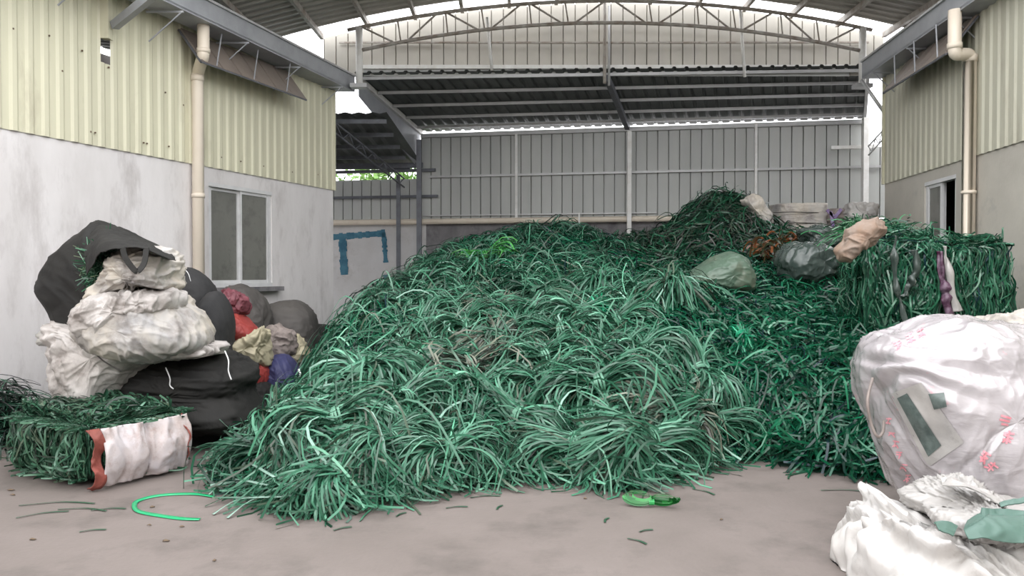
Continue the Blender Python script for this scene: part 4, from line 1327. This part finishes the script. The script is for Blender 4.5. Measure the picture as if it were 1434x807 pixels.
sack('woven_sack', [(290, 412), (305, 408), (318, 425), (324, 448), (322, 480), (320, 540), (310, 588), (286, 594), (270, 560), (272, 480), (278, 435)], 8.3, .30, M['darksack'], 'second dark grey sack pressed against the red one', seed=12, fold=.012)
# black layered bale that carries the white sacks
bb = sack('bulk_bag', [(168, 520), (200, 500), (250, 492), (300, 490), (326, 492), (342, 510), (352, 535), (356, 565), (352, 600), (300, 606), (220, 606), (170, 604), (160, 560)], 7.4, .62, M['blacksack'], 'large black bulging bag on the floor beneath the white sacks', seed=13, fold=.05, fscale=2.2, fstretch=(.7, .7, 4), res=(150, 90))
cord('white_thread', [W(315, 492, 6.80), W(320, 505, 6.74), W(320, 520, 6.74), W(324, 532, 6.74)], .006, M['whitecord'], bb)
cord('white_thread', [W(232, 515, 6.80), W(238, 530, 6.76), W(238, 540, 6.76), W(243, 545, 6.76)], .006, M['whitecord'], bb)
# white sacks, bottom to top
w1 = sack('woven_sack', [(76, 458), (90, 450), (120, 455), (160, 462), (220, 470), (280, 478), (308, 482), (314, 490), (300, 498), (250, 502), (205, 512), (172, 545), (160, 600), (140, 628), (116, 622), (98, 580), (90, 545), (86, 510), (84, 480)], 7.0, .48, M['sackwhite'], 'long white woven sack lying lowest, sagging over the black bag', seed=14, fold=.05, fscale=2.6, res=(190, 100), tie=[(300, 488, 11, .04), (84, 462, 9, .03)], fine=.026, ctr=(165, 495))
w2 = sack('woven_sack', [(122, 450), (135, 430), (150, 420), (200, 416), (248, 412), (262, 424), (278, 440), (292, 465), (290, 482), (270, 492), (230, 500), (190, 500), (160, 492), (132, 478), (122, 465)], 6.85, .50, M['sackcream'], 'bulging cream sack with a blue tinge across the long white sack', seed=15, fold=.045, fscale=2.4, res=(190, 100), fine=.026)
w3 = sack('woven_sack', [(124, 432), (150, 414), (190, 405), (225, 405), (244, 410), (248, 424), (240, 434), (215, 440), (198, 438), (185, 450), (170, 464), (150, 466), (130, 460), (120, 446)], 6.65, .36, M['sackwhite'], 'rumpled white sack folded over the bulging cream one', seed=18, fold=.07, fscale=3.6, res=(190, 100), tie=[(188, 425, 7, .018)], fine=.026)
# open black bag leaning on the wall, with its load
bk = [(138, 312), (170, 320), (200, 332), (232, 348), (246, 362), (246, 376), (225, 372), (200, 352), (168, 352), (135, 358), (126, 380), (128, 405), (136, 420), (126, 438), (116, 460), (104, 474), (92, 458), (84, 436), (70, 412), (68, 398), (78, 370), (98, 344), (120, 325)]
bagp = sack('bulk_bag', [(136, 313), (140, 307), (146, 311), (170, 319), (200, 331), (230, 346), (247, 365), (243, 395), (235, 440), (225, 520), (215, 610), (170, 622), (130, 612), (112, 560), (108, 500), (96, 468), (90, 450), (84, 432), (70, 412), (68, 395), (80, 366), (100, 342), (120, 324)], 7.25, .42, M['blacksack'], 'huge black bag leaning on the wall with its open mouth full of scrap', 'bag', seed=19, fold=.03, fscale=1.8, res=(170, 90), puff=.5, ctr=(160, 430))
# rim of the mouth and the carrying loop
def rimband(pts, w, m, nm, par, dd):
    P = smooth_path([W(x, y, q) for (x, y), q in zip(pts, dd)], 8)
    mb = MB()
    for a, b in zip(P[:-1], P[1:]): mb.bar(a - np.array(par.location), b + (b - a) * .15 - np.array(par.location), w, .008, up=(0, -1, 0.1))
    return mb.build(nm, m, par)
cloth_patch('mouth_flap', [[(120, 335), (142, 316), (172, 324), (205, 336), (234, 350)], [(118, 355), (140, 335), (172, 336), (208, 345), (242, 360)], [(122, 385), (140, 357), (174, 349), (208, 351), (246, 366)]],
            [[6.95] * 5, [6.62, 6.5, 6.45, 6.45, 6.6], [6.55, 6.3, 6.18, 6.18, 6.4]], M['blacksack'], bagp, wr=.012, seed=4)
rimband([(172, 348), (176, 362), (188, 378), (194, 379), (202, 368), (205, 348)], .045, M['blacksack'], 'carry_loop', bagp, [6.17, 6.10, 6.04, 6.04, 6.10, 6.17])
w4 = sack('woven_sack', [(152, 390), (160, 368), (175, 358), (200, 354), (226, 350), (242, 358), (246, 372), (242, 390), (246, 398), (236, 408), (222, 402), (200, 404), (180, 408), (160, 414), (140, 424), (128, 420), (132, 404)], 6.65, .30, M['sackcream'], 'topmost rumpled cream sack spilling from the mouth of the black bag', seed=20, fold=.06, fscale=3.8, res=(190, 100), tie=[(176, 398, 7, .025)], fine=.026)
# green scrap showing in the bag's mouth
g0 = W(143, 376, 6.72)
n = 420
s_ = np.linspace(-.5, .5, 7)
dirn = unit(rng.normal(size=(n, 3)) * np.array((1, .5, 1)))
cen = g0 + rng.normal(size=(n, 3)) * np.array((.055, .05, .085))
cv = unit(rng.normal(size=(n, 3)))
Pp = cen[:, None] + dirn[:, None] * (s_ * .22)[None, :, None] + cv[:, None] * ((s_ ** 2) * .25)[None, :, None]
sd = unit(np.cross(unit(np.gradient(Pp, axis=1)), cv[:, None] + .01))
V, Fq, Tn = ribbons(Pp, rng.uniform(.007, .012, n), sd, tints(np.array([(.03, .12, .06), (.02, .07, .04), (.25, .33, .22), (.14, .26, .18)]), np.array([.4, .3, .1, .2]), n))
tg = mesh_np('strap_tangle', V - g0, Fq, M['straps'], tint=Tn); tg.location = g0
tag(tg, 'small green strap tangle poking out of the huge black bag', 'strap tangle', kind='stuff')
# ropes over the white sacks
cord('rope', [W(133, 432, 6.3), W(124, 470, 6.4), W(138, 500, 6.45), W(170, 520, 6.5)], .006, M['greysack'], None, 'thin dark rope hanging over the long white sack', 'rope')
# knotted film and the pipe at the wall
pp_ = MB().tube([(0, 0, 0), (0, 0, W(85, 486, 7.2)[2])], .042, 16)
pp_.tube([(0, 0, W(85, 486, 7.2)[2] - .03), (0, 0, W(85, 486, 7.2)[2] + .01)], .05, 16)
o = pp_.build('pipe', M['bluepipe'], None, True); b0 = W(85, 560, 7.2); o.location = (b0[0], 7.2, 0)
tag(o, 'upright blue-grey pipe by the left wall, behind the sack panel bale', 'pipe')
sack('film_scrap', [(58, 470), (66, 462), (80, 463), (90, 470), (90, 482), (78, 486), (70, 484), (62, 478)], 7.2, .12, M['greyfilm'], 'knotted grey film scrap on top of the upright pipe', 'plastic film', seed=21, fold=.06, fscale=8, ground=False)
# scrap at the very left edge
P6x = rng.normal(size=(1500, 2)) * np.array((.28, .35)) + np.array((-5.05, 7.6))
n = len(P6x)
s_ = np.linspace(-.5, .5, 8)
th = rng.uniform(0, 6.28, n); L_ = rng.uniform(.2, .6, n)
zz = np.clip(.55 - ((P6x[:, 0] + 5.05) ** 2 / .35 + (P6x[:, 1] - 7.6) ** 2 / .6), .02, 1) * rng.random(n)
Pp = np.stack([P6x[:, :1] + np.cos(th)[:, None] * s_ * L_[:, None], P6x[:, 1:] + np.sin(th)[:, None] * s_ * L_[:, None], zz[:, None] + .1 * (1 - (2 * s_) ** 2)[None] * rng.random((n, 1)) + .01 + s_ * 0], -1)
Pp[..., 0] = np.maximum(Pp[..., 0], LX(Pp[..., 1]) + .03)
sd = np.zeros_like(Pp); sd[..., 0] = -np.sin(th)[:, None]; sd[..., 1] = np.cos(th)[:, None]; sd[..., 2] = .4; sd = unit(sd)
V, Fq, Tn = ribbons(Pp, rng.uniform(.010, .016, n), sd, tints(np.array([(.02, .05, .035), (.02, .08, .045), (.03, .03, .03)]), np.array([.4, .3, .3]), n))
tg = mesh_np('strap_tangle', V - np.array((-5.05, 7.6, 0)), Fq, M['straps'], tint=Tn); tg.location = (-5.05, 7.6, 0)
tag(tg, 'dark strap tangle on the floor at the very left, behind the sack panel bale', 'strap tangle', kind='stuff')

# ---------------------------------------------------------------- things on the right heap
sack('woven_sack', [(1036, 280), (1048, 274), (1062, 277), (1070, 290), (1081, 302), (1080, 314), (1066, 320), (1056, 314), (1050, 300)], 12.9, .22, M['sackcream'], 'cream sack hanging on the flank of the dark mound', seed=22, fold=.05, fscale=4, ground=False)
def block_bale(pxs, pys, d, depth, m, label, seed):
    x0, x1 = pxs; y0, y1 = pys
    o = sack('pressed_bale', [(x0, y0 + 2), (x0 + 3, y0), ((x0 + x1) / 2, y0 - 1), (x1 - 3, y0), (x1, y0 + 3), (x1 + 1, (y0 + y1) / 2), (x1, y1), ((x0 + x1) / 2, y1 + 2), (x0, y1), (x0 - 1, (y0 + y1) / 2)], d, depth, m, label, 'bale', seed=seed, fold=.03, fscale=3, fstretch=(.6, .6, 3), puff=.22, ground=False)
    return o
b1 = block_bale((1082, 1150), (286, 334), 13.6, .42, M['sackcream'], 'boxy cream wrapped bale behind the orange scrap, left of the purple marked one', 23)
for zz_ in (297, 312):
    cord('binding', [W(1083, zz_ + 1, 13.18), W(1110, zz_, 13.14), W(1149, zz_ + 1, 13.18)], .008, M['greysack'], b1)
b2 = block_bale((1154, 1190), (292, 330), 13.4, .40, M['taupesack'], 'dim taupe bale with a purple ribbon print beside the boxy cream one', 24)
MBx = MB()
for a, b in (((1163, 296), (1168, 325)), ((1158, 294), (1168, 304)), ((1178, 293), (1168, 306))):
    MBx.bar(W(*a, 12.97) - np.array(b2.location), W(*b, 12.97) - np.array(b2.location), .05, .02, up=(0, -1, 0))
MBx.build('purple_ribbon', M['purple'], b2)
sack('film_bag', [(1184, 286), (1198, 282), (1212, 284), (1222, 292), (1220, 312), (1200, 320), (1184, 316)], 13.0, .3, M['palefilm'], 'pale film bag with purple print in the far right corner', 'bag', seed=25, fold=.06, fscale=5, ground=False)
sack('film_bag', [(958, 396), (975, 376), (1000, 360), (1024, 353), (1042, 360), (1054, 378), (1058, 398), (1052, 412), (1020, 414), (985, 408)], 9.9, .42, M['greenfilm'], 'pale translucent green film bag half sunk in the dark heap', 'bag', seed=26, fold=.03, fscale=2.5, res=(150, 80), puff=.55)
sack('film_bag', [(1096, 352), (1112, 340), (1135, 340), (1160, 350), (1180, 358), (1184, 378), (1170, 392), (1130, 396), (1104, 388), (1092, 370)], 10.2, .45, M['clearfilm'], 'dark clear film bag heaped left of the brown paper sack', 'bag', seed=27, fold=.06, fscale=3.0, res=(170, 90), fine=.015)
sack('film_bag', [(1120, 322), (1145, 316), (1175, 322), (1190, 335), (1180, 350), (1150, 350), (1126, 342)], 11.4, .4, M['clearfilm'], 'dull netting bundle beneath the boxy cream bale', 'bag', seed=28, fold=.05, fscale=4, fstretch=(1, 1, 3))
sack('paper_sack', [(1173, 352), (1185, 338), (1202, 324), (1220, 312), (1232, 312), (1240, 322), (1226, 334), (1205, 346), (1190, 362), (1176, 362)], 7.25, .13, M['kraft'], 'torn brown paper sack lying slanted at the edge of the left strap bale', seed=29, fold=.06, fscale=4, ground=False)
for i, (px, py, d) in enumerate(((1074, 346, 11.2), (1112, 332, 11.9))):
    p = W(px, py, d)
    n = 70
    s_ = np.linspace(-.5, .5, 6)
    dirn = unit(rng.normal(size=(n, 3)) * np.array((1, .5, .5)))
    cen = p + rng.normal(size=(n, 3)) * np.array((.10, .08, .06))
    Pp = cen[:, None] + dirn[:, None] * (s_ * .2)[None, :, None] + np.array((0, 0, 1.))[None, None] * (-(s_ ** 2) * .3)[None, :, None]
    sd = unit(rng.normal(size=(n, 1, 3)) + 0 * Pp)
    V, Fq, Tn = ribbons(Pp, rng.uniform(.02, .04, n), sd, tints(np.array([(.16, .055, .02), (.08, .045, .02), (.03, .04, .02)]), np.array([.4, .3, .3]), n))
    o = mesh_np('plastic_scrap', V - p, Fq, M['straps'], tint=Tn); o.location = p
    tag(o, ('orange plastic scrap on the dark mound right above the green film bag', 'orange plastic scrap in front of the boxy cream bale')[i], 'plastic scrap', kind='stuff')
# bright tuft above the left bale, stray tufts sticking out
def tuft(p, n, L_, pal, spread, name, label, wd=(.01, .016)):
    s_ = np.linspace(0, 1, 8)
    d_ = unit(rng.normal(size=(n, 3)) * spread + np.array((0, 0, .8)))
    Ls = rng.uniform(L_ * .5, L_, n)
    cen = p + rng.normal(size=(n, 3)) * np.array((.14, .12, .03))
    Pp = cen[:, None] + d_[:, None] * (s_ * 1.0)[None, :, None] * Ls[:, None, None]
    Pp[..., 2] -= (s_ ** 2)[None] * Ls[:, None] * .55
    sd = unit(np.cross(unit(np.gradient(Pp, axis=1)), rng.normal(size=(n, 1, 3))))
    V, Fq, Tn = ribbons(Pp, rng.uniform(*wd, n), sd, tints(pal, np.ones(len(pal)), n))
    o = mesh_np(name, V - p, Fq, M['straps'], tint=Tn); o.location = p
    return tag(o, label, 'strap tuft', kind='stuff')
tuft(W(1214, 325, 9.4), 260, .5, np.array([(.03, .17, .06), (.07, .24, .11), (.02, .12, .05), (.14, .28, .17)]), .8, 'strap_tuft', 'bright green strap tuft behind the brown paper sack')
tuft(W(1255, 330, 8.1), 140, .42, np.array([(.03, .12, .06), (.02, .06, .04), (.05, .16, .09)]), .9, 'strap_tuft', 'dark strap tuft bristling on top of the left bale of the right pair')

# ---------------------------------------------------------------- front right: film bag and white sack
def film_material():
    m = bpy.data.materials.new('milky_plastic_film')
    m.use_nodes = True
    nt = m.node_tree
    b = nt.nodes['Principled BSDF']
    tc = nt.nodes.new('ShaderNodeTexCoord')
    n = nt.nodes.new('ShaderNodeTexNoise'); n.inputs['Scale'].default_value = 2.6; n.inputs['Detail'].default_value = 7
    nt.links.new(tc.outputs['Object'], n.inputs[0])
    r = nt.nodes.new('ShaderNodeValToRGB')
    e = r.color_ramp.elements
    e[0].position, e[0].color = .35, (.27, .25, .255, 1)
    e[1].position, e[1].color = .66, (.50, .47, .485, 1)
    nt.links.new(n.outputs['Fac'], r.inputs[0])
    # scattered faded red and green print on the film
    n2 = nt.nodes.new('ShaderNodeTexNoise'); n2.inputs['Scale'].default_value = 4.2; n2.inputs['Detail'].default_value = 9; n2.inputs['Roughness'].default_value = .75
    nt.links.new(tc.outputs['Object'], n2.inputs[0])
    mr = nt.nodes.new('ShaderNodeMapRange'); mr.inputs[1].default_value = .62; mr.inputs[2].default_value = .72
    nt.links.new(n2.outputs['Fac'], mr.inputs[0])
    mx = nt.nodes.new('ShaderNodeMixRGB'); mx.inputs[2].default_value = (.50, .20, .23, 1)
    nt.links.new(mr.outputs[0], mx.inputs[0]); nt.links.new(r.outputs[0], mx.inputs[1])
    nt.links.new(mx.outputs[0], b.inputs['Base Color'])
    b.inputs['Roughness'].default_value = .22
    mpg = nt.nodes.new('ShaderNodeMapping'); mpg.inputs['Scale'].default_value = (1.0, 1.0, 2.6); mpg.inputs['Rotation'].default_value = (0, .7, 0)
    nt.links.new(tc.outputs['Object'], mpg.inputs[0])
    n4 = nt.nodes.new('ShaderNodeTexNoise'); n4.inputs['Scale'].default_value = 3; n4.inputs['Detail'].default_value = 5; n4.inputs['Distortion'].default_value = 1.2
    nt.links.new(mpg.outputs[0], n4.inputs[0])
    bpn = nt.nodes.new('ShaderNodeBump'); bpn.inputs['Strength'].default_value = .3; bpn.inputs['Distance'].default_value = .05
    nt.links.new(n4.outputs['Fac'], bpn.inputs['Height']); nt.links.new(bpn.outputs[0], b.inputs['Normal'])
    b.inputs['Coat Weight'].default_value = .6
    b.inputs['Coat Roughness'].default_value = .08
    b.inputs['Subsurface Weight'].default_value = .0
    return m
M['film'] = film_material()
fb = sack('film_bag', [(1216, 512), (1222, 492), (1240, 478), (1275, 464), (1310, 447), (1345, 445), (1385, 454), (1420, 462), (1470, 480), (1520, 520), (1540, 580), (1530, 650), (1490, 700), (1420, 712), (1350, 712), (1300, 706), (1275, 704), (1262, 670), (1248, 628), (1238, 590), (1226, 548)], 4.75, .55, M['film'], 'big milky film bag with faded red print, front right', 'bag', seed=31, fold=.040, fscale=2.2, res=(260, 150), puff=.55, tie=[(1228, 500, 11, .03)], fine=.012)
# things printed and seen on the film: dark label with a clear surround, red characters down its left seam
def on_surface(ob, px, py, off=.012):
    """the near surface of an object seen through a pixel"""
    o_ = np.array((0, 0, 1.6)); dd = W(px, py, 1.0) - o_
    lo = Vector(o_) - ob.location
    hit, locn, nrm, _ = ob.ray_cast(lo, Vector(dd).normalized())
    if not hit: return None
    return np.array(locn + ob.location) - np.array(Vector(dd).normalized()) * off
def decal(ob, name, poly, m, nu=10, nv=10, off=.012, label=None):
    """a thin printed piece following the surface; poly = 4 corners (tl, tr, br, bl) in px"""
    (a, b, c, d_) = [np.array(p, float) for p in poly]
    pts = []
    for j in range(nv):
        for i in range(nu):
            u, v = i / (nu - 1), j / (nv - 1)
            q = (a * (1 - u) + b * u) * (1 - v) + (d_ * (1 - u) + c * u) * v
            p = on_surface(ob, q[0], q[1], off)
            if p is None: return None
            pts.append(p)
    P = np.array(pts)
    k_ = (np.arange(nv - 1)[:, None] * nu + np.arange(nu - 1)[None]).reshape(-1)
    Fq = np.stack([k_, k_ + 1, k_ + nu + 1, k_ + nu], 1)
    o = mesh_np(name, P - np.array(ob.location), Fq, m, ob, True)
    if label: o['label'] = label
    return o
bpy.context.view_layer.update()
decal(fb, 'clear_pocket', [(1246, 552), (1290, 536), (1350, 620), (1300, 655)], M['palefilm'], 14, 14, off=.006, label='paler pocket of film around the label')
decal(fb, 'dark_label', [(1256, 558), (1270, 551), (1318, 624), (1300, 640)], M['greyprint'], label='faded dark printed label')
decal(fb, 'dark_print', [(1300, 552), (1322, 550), (1326, 570), (1308, 574)], M['greyprint'])
mbk = 0
def glyph(cx, cy, s, rot, seed):
    """one worn brush character: a few strokes"""
    r = random.Random(seed)
    st = []
    for (x0, y0, x1, y1) in ((-.8, -.6, .8, -.7), (0, -1, 0, 1), (-.7, 0, .7, 0), (-.8, .9, -.1, .2), (.1, .2, .8, .9), (-.6, .5, .6, .5)):
        if r.random() < .8:
            st.append((x0 + r.uniform(-.2, .2), y0 + r.uniform(-.2, .2), x1 + r.uniform(-.2, .2), y1 + r.uniform(-.2, .2)))
    out = []
    ca, sa = math.cos(rot), math.sin(rot)
    for x0, y0, x1, y1 in st:
        w = .16
        dx, dy = x1 - x0, y1 - y0; L_ = math.hypot(dx, dy) or 1
        nx, ny = -dy / L_ * w, dx / L_ * w
        P = [(x0 + nx, y0 + ny), (x1 + nx, y1 + ny), (x1 - nx, y1 - ny), (x0 - nx, y0 - ny)]
        out.append([(cx + s * (x * ca - y * sa), cy + s * (x * sa + y * ca)) for x, y in P])
    return out
def glyph_part(ob, name, items, m):
    V, Fq = [], []
    for cx, cy, s, rot, sd_ in items:
        for poly in glyph(cx, cy, s, rot, sd_):
            (a, b, c, d_) = [np.array(p, float) for p in poly]
            nu = 5; base = len(V); okk = True; loc_ = []
            for v in (0, 1):
                for i in range(nu):
                    u = i / (nu - 1)
                    q = (a * (1 - u) + b * u) * (1 - v) + (d_ * (1 - u) + c * u) * v
                    p = on_surface(ob, q[0], q[1], .006)
                    if p is None: okk = False; break
                    loc_.append(p - np.array(ob.location))
                if not okk: break
            if not okk: continue
            V += loc_
            Fq += [[base + i, base + i + 1, base + nu + i + 1, base + nu + i] for i in range(nu - 1)]
    if V:
        return mesh_np(name, V, Fq, m, ob)
for it in ((1244, 590, 5.5, .2, 1), (1249, 606, 5.5, .2, 2), (1254, 622, 5.5, .2, 3), (1259, 638, 5.5, .2, 4), (1265, 654, 5.5, .2, 5), (1271, 670, 5.5, .2, 6),
           (1258, 482, 7, -.4, 7), (1274, 474, 7, -.4, 8), (1290, 467, 6, -.4, 9), (1408, 590, 10, .3, 10), (1412, 612, 9, .3, 11), (1378, 640, 9, .8, 12), (1388, 655, 8, .8, 13)):
    glyph_part(fb, 'red_character', [it], M['redprint'])
p = W(1398, 545, 4.2)
cord('twisted_tail', [W(1222, 530, 4.62), W(1215, 560, 4.5), W(1219, 590, 4.5), W(1228, 611, 4.48), W(1236, 606, 4.52), W(1238, 590, 4.6)], .009, M['taupesack'], fb, n=6)
sack('film_bag', [(1380, 452), (1392, 440), (1410, 446), (1430, 438), (1470, 436), (1500, 460), (1500, 500), (1460, 520), (1410, 490), (1390, 470)], 5.6, .35, M['sackcream'], 'beige crumpled sack peeking over the milky film bag at the right edge', 'sack', seed=32, fold=.05, fscale=5)
ws = sack('bulk_bag', [(1243, 697), (1262, 710), (1290, 722), (1330, 728), (1380, 730), (1440, 735), (1520, 745), (1570, 800), (1580, 880), (1540, 950), (1400, 980), (1280, 960), (1215, 900), (1196, 800), (1205, 760), (1224, 728)], 3.95, .62, M['bulkwhite'], 'open white woven bulk bag in the front right corner', 'bag', seed=33, fold=.05, fscale=3.0, fstretch=(1.6, 1.6, .5), res=(260, 140), puff=.5, ctr=(1390, 850), tie=[(1300, 735, 10, .04), (1345, 740, 12, .05)], fine=.014)
sack('crumpled_liner', [(1282, 704), (1310, 700), (1335, 690), (1365, 695), (1400, 705), (1434, 708), (1480, 715), (1480, 745), (1420, 742), (1370, 738), (1320, 738), (1290, 726)], 3.85, .35, M['palefilm'], 'grey crumpled film liner', None, ws, seed=34, fold=.05, fscale=7, res=(200, 90), fine=.03)
cloth_patch('green_sheet', [[(1352, 724), (1368, 716), (1390, 716), (1440, 718), (1490, 722)], [(1350, 742), (1370, 735), (1395, 734), (1440, 736), (1490, 740)], [(1356, 758), (1375, 756), (1398, 759), (1440, 761), (1490, 762)]],
            [[3.60] * 5, [3.42] * 5, [3.36] * 5], M['greensheet'], ws, 'sage green plastic sheet')
cloth_patch('green_flap', [[(1308, 735), (1325, 733), (1340, 738)], [(1314, 745), (1326, 748), (1334, 752)]], [[3.42] * 3, [3.36] * 3], M['greensheet'], ws)
cloth_patch('pale_film_fold', [[(1318, 672), (1335, 668), (1358, 676), (1380, 690), (1402, 708)], [(1320, 682), (1335, 686), (1356, 692), (1380, 702), (1404, 716)]], [[3.9, 3.9, 3.85, 3.8, 3.75], [3.8, 3.75, 3.7, 3.7, 3.7]], M['palefilm'], None, 'twisted pale film fold lying between the milky bag and the white bulk bag', 'plastic film', wr=.02)
cloth_patch('green_film_strip', [[(1400, 708), (1420, 702), (1445, 696)], [(1402, 714), (1422, 709), (1447, 703)]], [[3.7] * 3, [3.66] * 3], M['greensheet'], None, 'thin mint strip on the film at the right edge', 'plastic strip')

# ---------------------------------------------------------------- odd straps on the floor
def floor_px(px, py, z=.01):
    d = (1.6 - z) * 1080.0 / (py - 385.0)
    return np.array((W(px, py, d)[0], d, z))
def single(name, pts, w, col, label, cat='strap', flat=True, m='shiny', twist=.3):
    P = np.array(smooth_path(pts, 10))[None]
    T = unit(np.gradient(P, axis=1))
    up = np.array((0, 0, 1.0))
    Bv = unit(np.cross(T, up)); Nn = unit(np.cross(Bv, T))
    tt = np.linspace(0, 1, P.shape[1])[None, :, None]
    an = (0 if flat else 1.2) + twist * np.sin(tt * 6)
    sd = Bv * np.cos(an) + Nn * np.sin(an)
    V, Fq, Tn = ribbons(P, np.array([w]), sd, np.array([col]))
    o = mesh_np(name, V - P[0, 0], Fq, M[m], tint=Tn, smooth=True); o.location = P[0, 0]
    md = o.modifiers.new('s', 'SOLIDIFY'); md.thickness = .0015
    return tag(o, label, cat)
single('loose_strap', [floor_px(*q) for q in ((300, 697), (270, 693), (225, 695), (195, 702), (188, 710), (195, 718), (225, 724), (255, 728), (280, 729))], .032, (.03, .42, .18), 'bright green strap curled open on the floor before the sack panel bale')
single('loose_strap', [floor_px(430, 552, .35), np.array(W(427, 545, 7.2)), np.array(W(418, 517, 7.2))], .022, (.62, .68, .64), 'pale straight strap standing up at the left edge of the heap', flat=False)
for i, (x0, y0, x1, y1, z1) in enumerate(((298, 722, 372, 690, .12), (318, 727, 395, 688, .14), (283, 640, 360, 660, .25), (292, 694, 350, 672, .18), (327, 700, 400, 676, .2))):
    single('loose_strap', [floor_px(x0, y0), (floor_px(x0, y0) + floor_px(x1, y1 + 14)) / 2 + np.array((0, 0, z1 * .5)), floor_px(x1, y1 + 30, z1) + np.array((0, .35, 0))], .022, (.26, .40, .33),
           ('lowest pale straight strap sticking out at the front left foot of the heap', 'second pale straight strap beside the lowest one at the front left foot', 'pale strap reaching left towards the sack panel bale', 'thin pale strap above the two straight ones at the front left foot', 'short pale strap between the straight ones at the front left foot')[i], m='straps')
# green bow on the floor
bow = empty('strap_bow', floor_px(912, 712, 0)); tag(bow, 'bright green knotted strap bow on the floor in front of the heap', 'strap bow')
ng = 12
for sgn, nm in ((-1, 'bow_loop'), (1, 'bow_loop')):
    t_ = np.linspace(0, 2 * np.pi, 22)
    Ps = []
    for i in range(ng):
        L_ = rng.uniform(.12, .19); wv = rng.uniform(.015, .04)
        x = sgn * L_ * (1 - np.cos(t_)) / 2; yv = wv * np.sin(t_) - x * .25
        z = .05 + wv * 1.0 * np.sin(t_) * (1 if sgn < 0 else -1) + .002 * i
        Ps.append(np.stack([x, yv, z], -1))
    Ps = np.array(Ps)
    T = unit(np.gradient(Ps, axis=1)); Bv = unit(np.cross(T, np.array((0.1, 1.0, -.6)))) * .6 + np.array((0, .5, .6))
    V, Fq, Tn = ribbons(Ps, np.full(ng, .016), Bv, tints(np.array([(.015, .13, .03), (.03, .22, .05)]), np.ones(2), ng))
    mesh_np(nm, V, Fq, M['shiny'], bow, tint=Tn)
ph = np.linspace(0, 2 * np.pi, 14)
Pk = np.array([np.stack([np.full(14, (q - 1) * .012), .022 * np.cos(ph), .035 + .022 * np.sin(ph)], -1) for q in range(3)])
sd = np.zeros_like(Pk); sd[..., 0] = 1
V, Fq, Tn = ribbons(Pk, np.full(3, .014), sd, np.tile((.05, .42, .12), (3, 1)))
mesh_np('knot', V, Fq, M['shiny'], bow, tint=Tn)
# scattered bits
def bit(px, py, L_, ang, col, label, w=.014, m='straps', group=None):
    p = floor_px(px, py, .008)
    dv = np.array((math.cos(ang), math.sin(ang), 0)) * L_ / 2
    nrm = np.array((-math.sin(ang), math.cos(ang), 0)) * L_ * .12
    o = single('strap_scrap', [p - dv, p + nrm, p + dv], w, col, label, 'strap scrap', m=m, twist=.15)
    if group: o['group'] = group
    return o
DG = (.03, .09, .05)
for px, py, L_, an in ((80, 708, .5, .1), (115, 716, .35, -.1), (60, 722, .3, .5), (130, 745, .15, .3), (152, 715, .22, .2), (680, 697, .22, .2), (985, 690, .2, -.9), (892, 760, .14, -.8), (850, 730, .1, 1.2), (905, 745, .1, .4), (700, 712, .1, 1.2), (1190, 690, .4, -.2), (1110, 668, .2, .9), (640, 712, .15, .2), (562, 722, .1, 1.0), (480, 742, .12, .6)):
    bit(px, py, L_, an, DG, 'small dark green strap scrap lying on the bare floor', group='dark strap scraps on the floor')
def leafbit(px, py, s, label):
    p = floor_px(px, py, .004)
    n_ = 9
    a_ = np.linspace(0, 2 * np.pi, n_, endpoint=False)
    r_ = s * (1 + rng.normal(size=n_) * .25)
    V = [(0, 0, .012)] + [(math.cos(t) * q, math.sin(t) * q * .6, .004 * random.random()) for t, q in zip(a_, r_)]
    Fq = [[0, 1 + i, 1 + (i + 1) % n_] for i in range(n_)]
    o = mesh_np('leaf_scrap', V, Fq, M['dirt'], None, True); o.location = p
    md = o.modifiers.new('s', 'SOLIDIFY'); md.thickness = .002
    return tag(o, label, 'leaf', 'dry leaf scraps on the floor')
for px, py, s in ((232, 760, .022), (45, 758, .02), (213, 712, .016), (255, 740, .014), (210, 738, .012), (1165, 782, .012), (820, 700, .012), (1010, 730, .012), (300, 788, .014), (15, 688, .025), (18, 695, .02)):
    leafbit(px, py, s, 'tiny dry brown leaf scrap lying on the bare concrete floor')
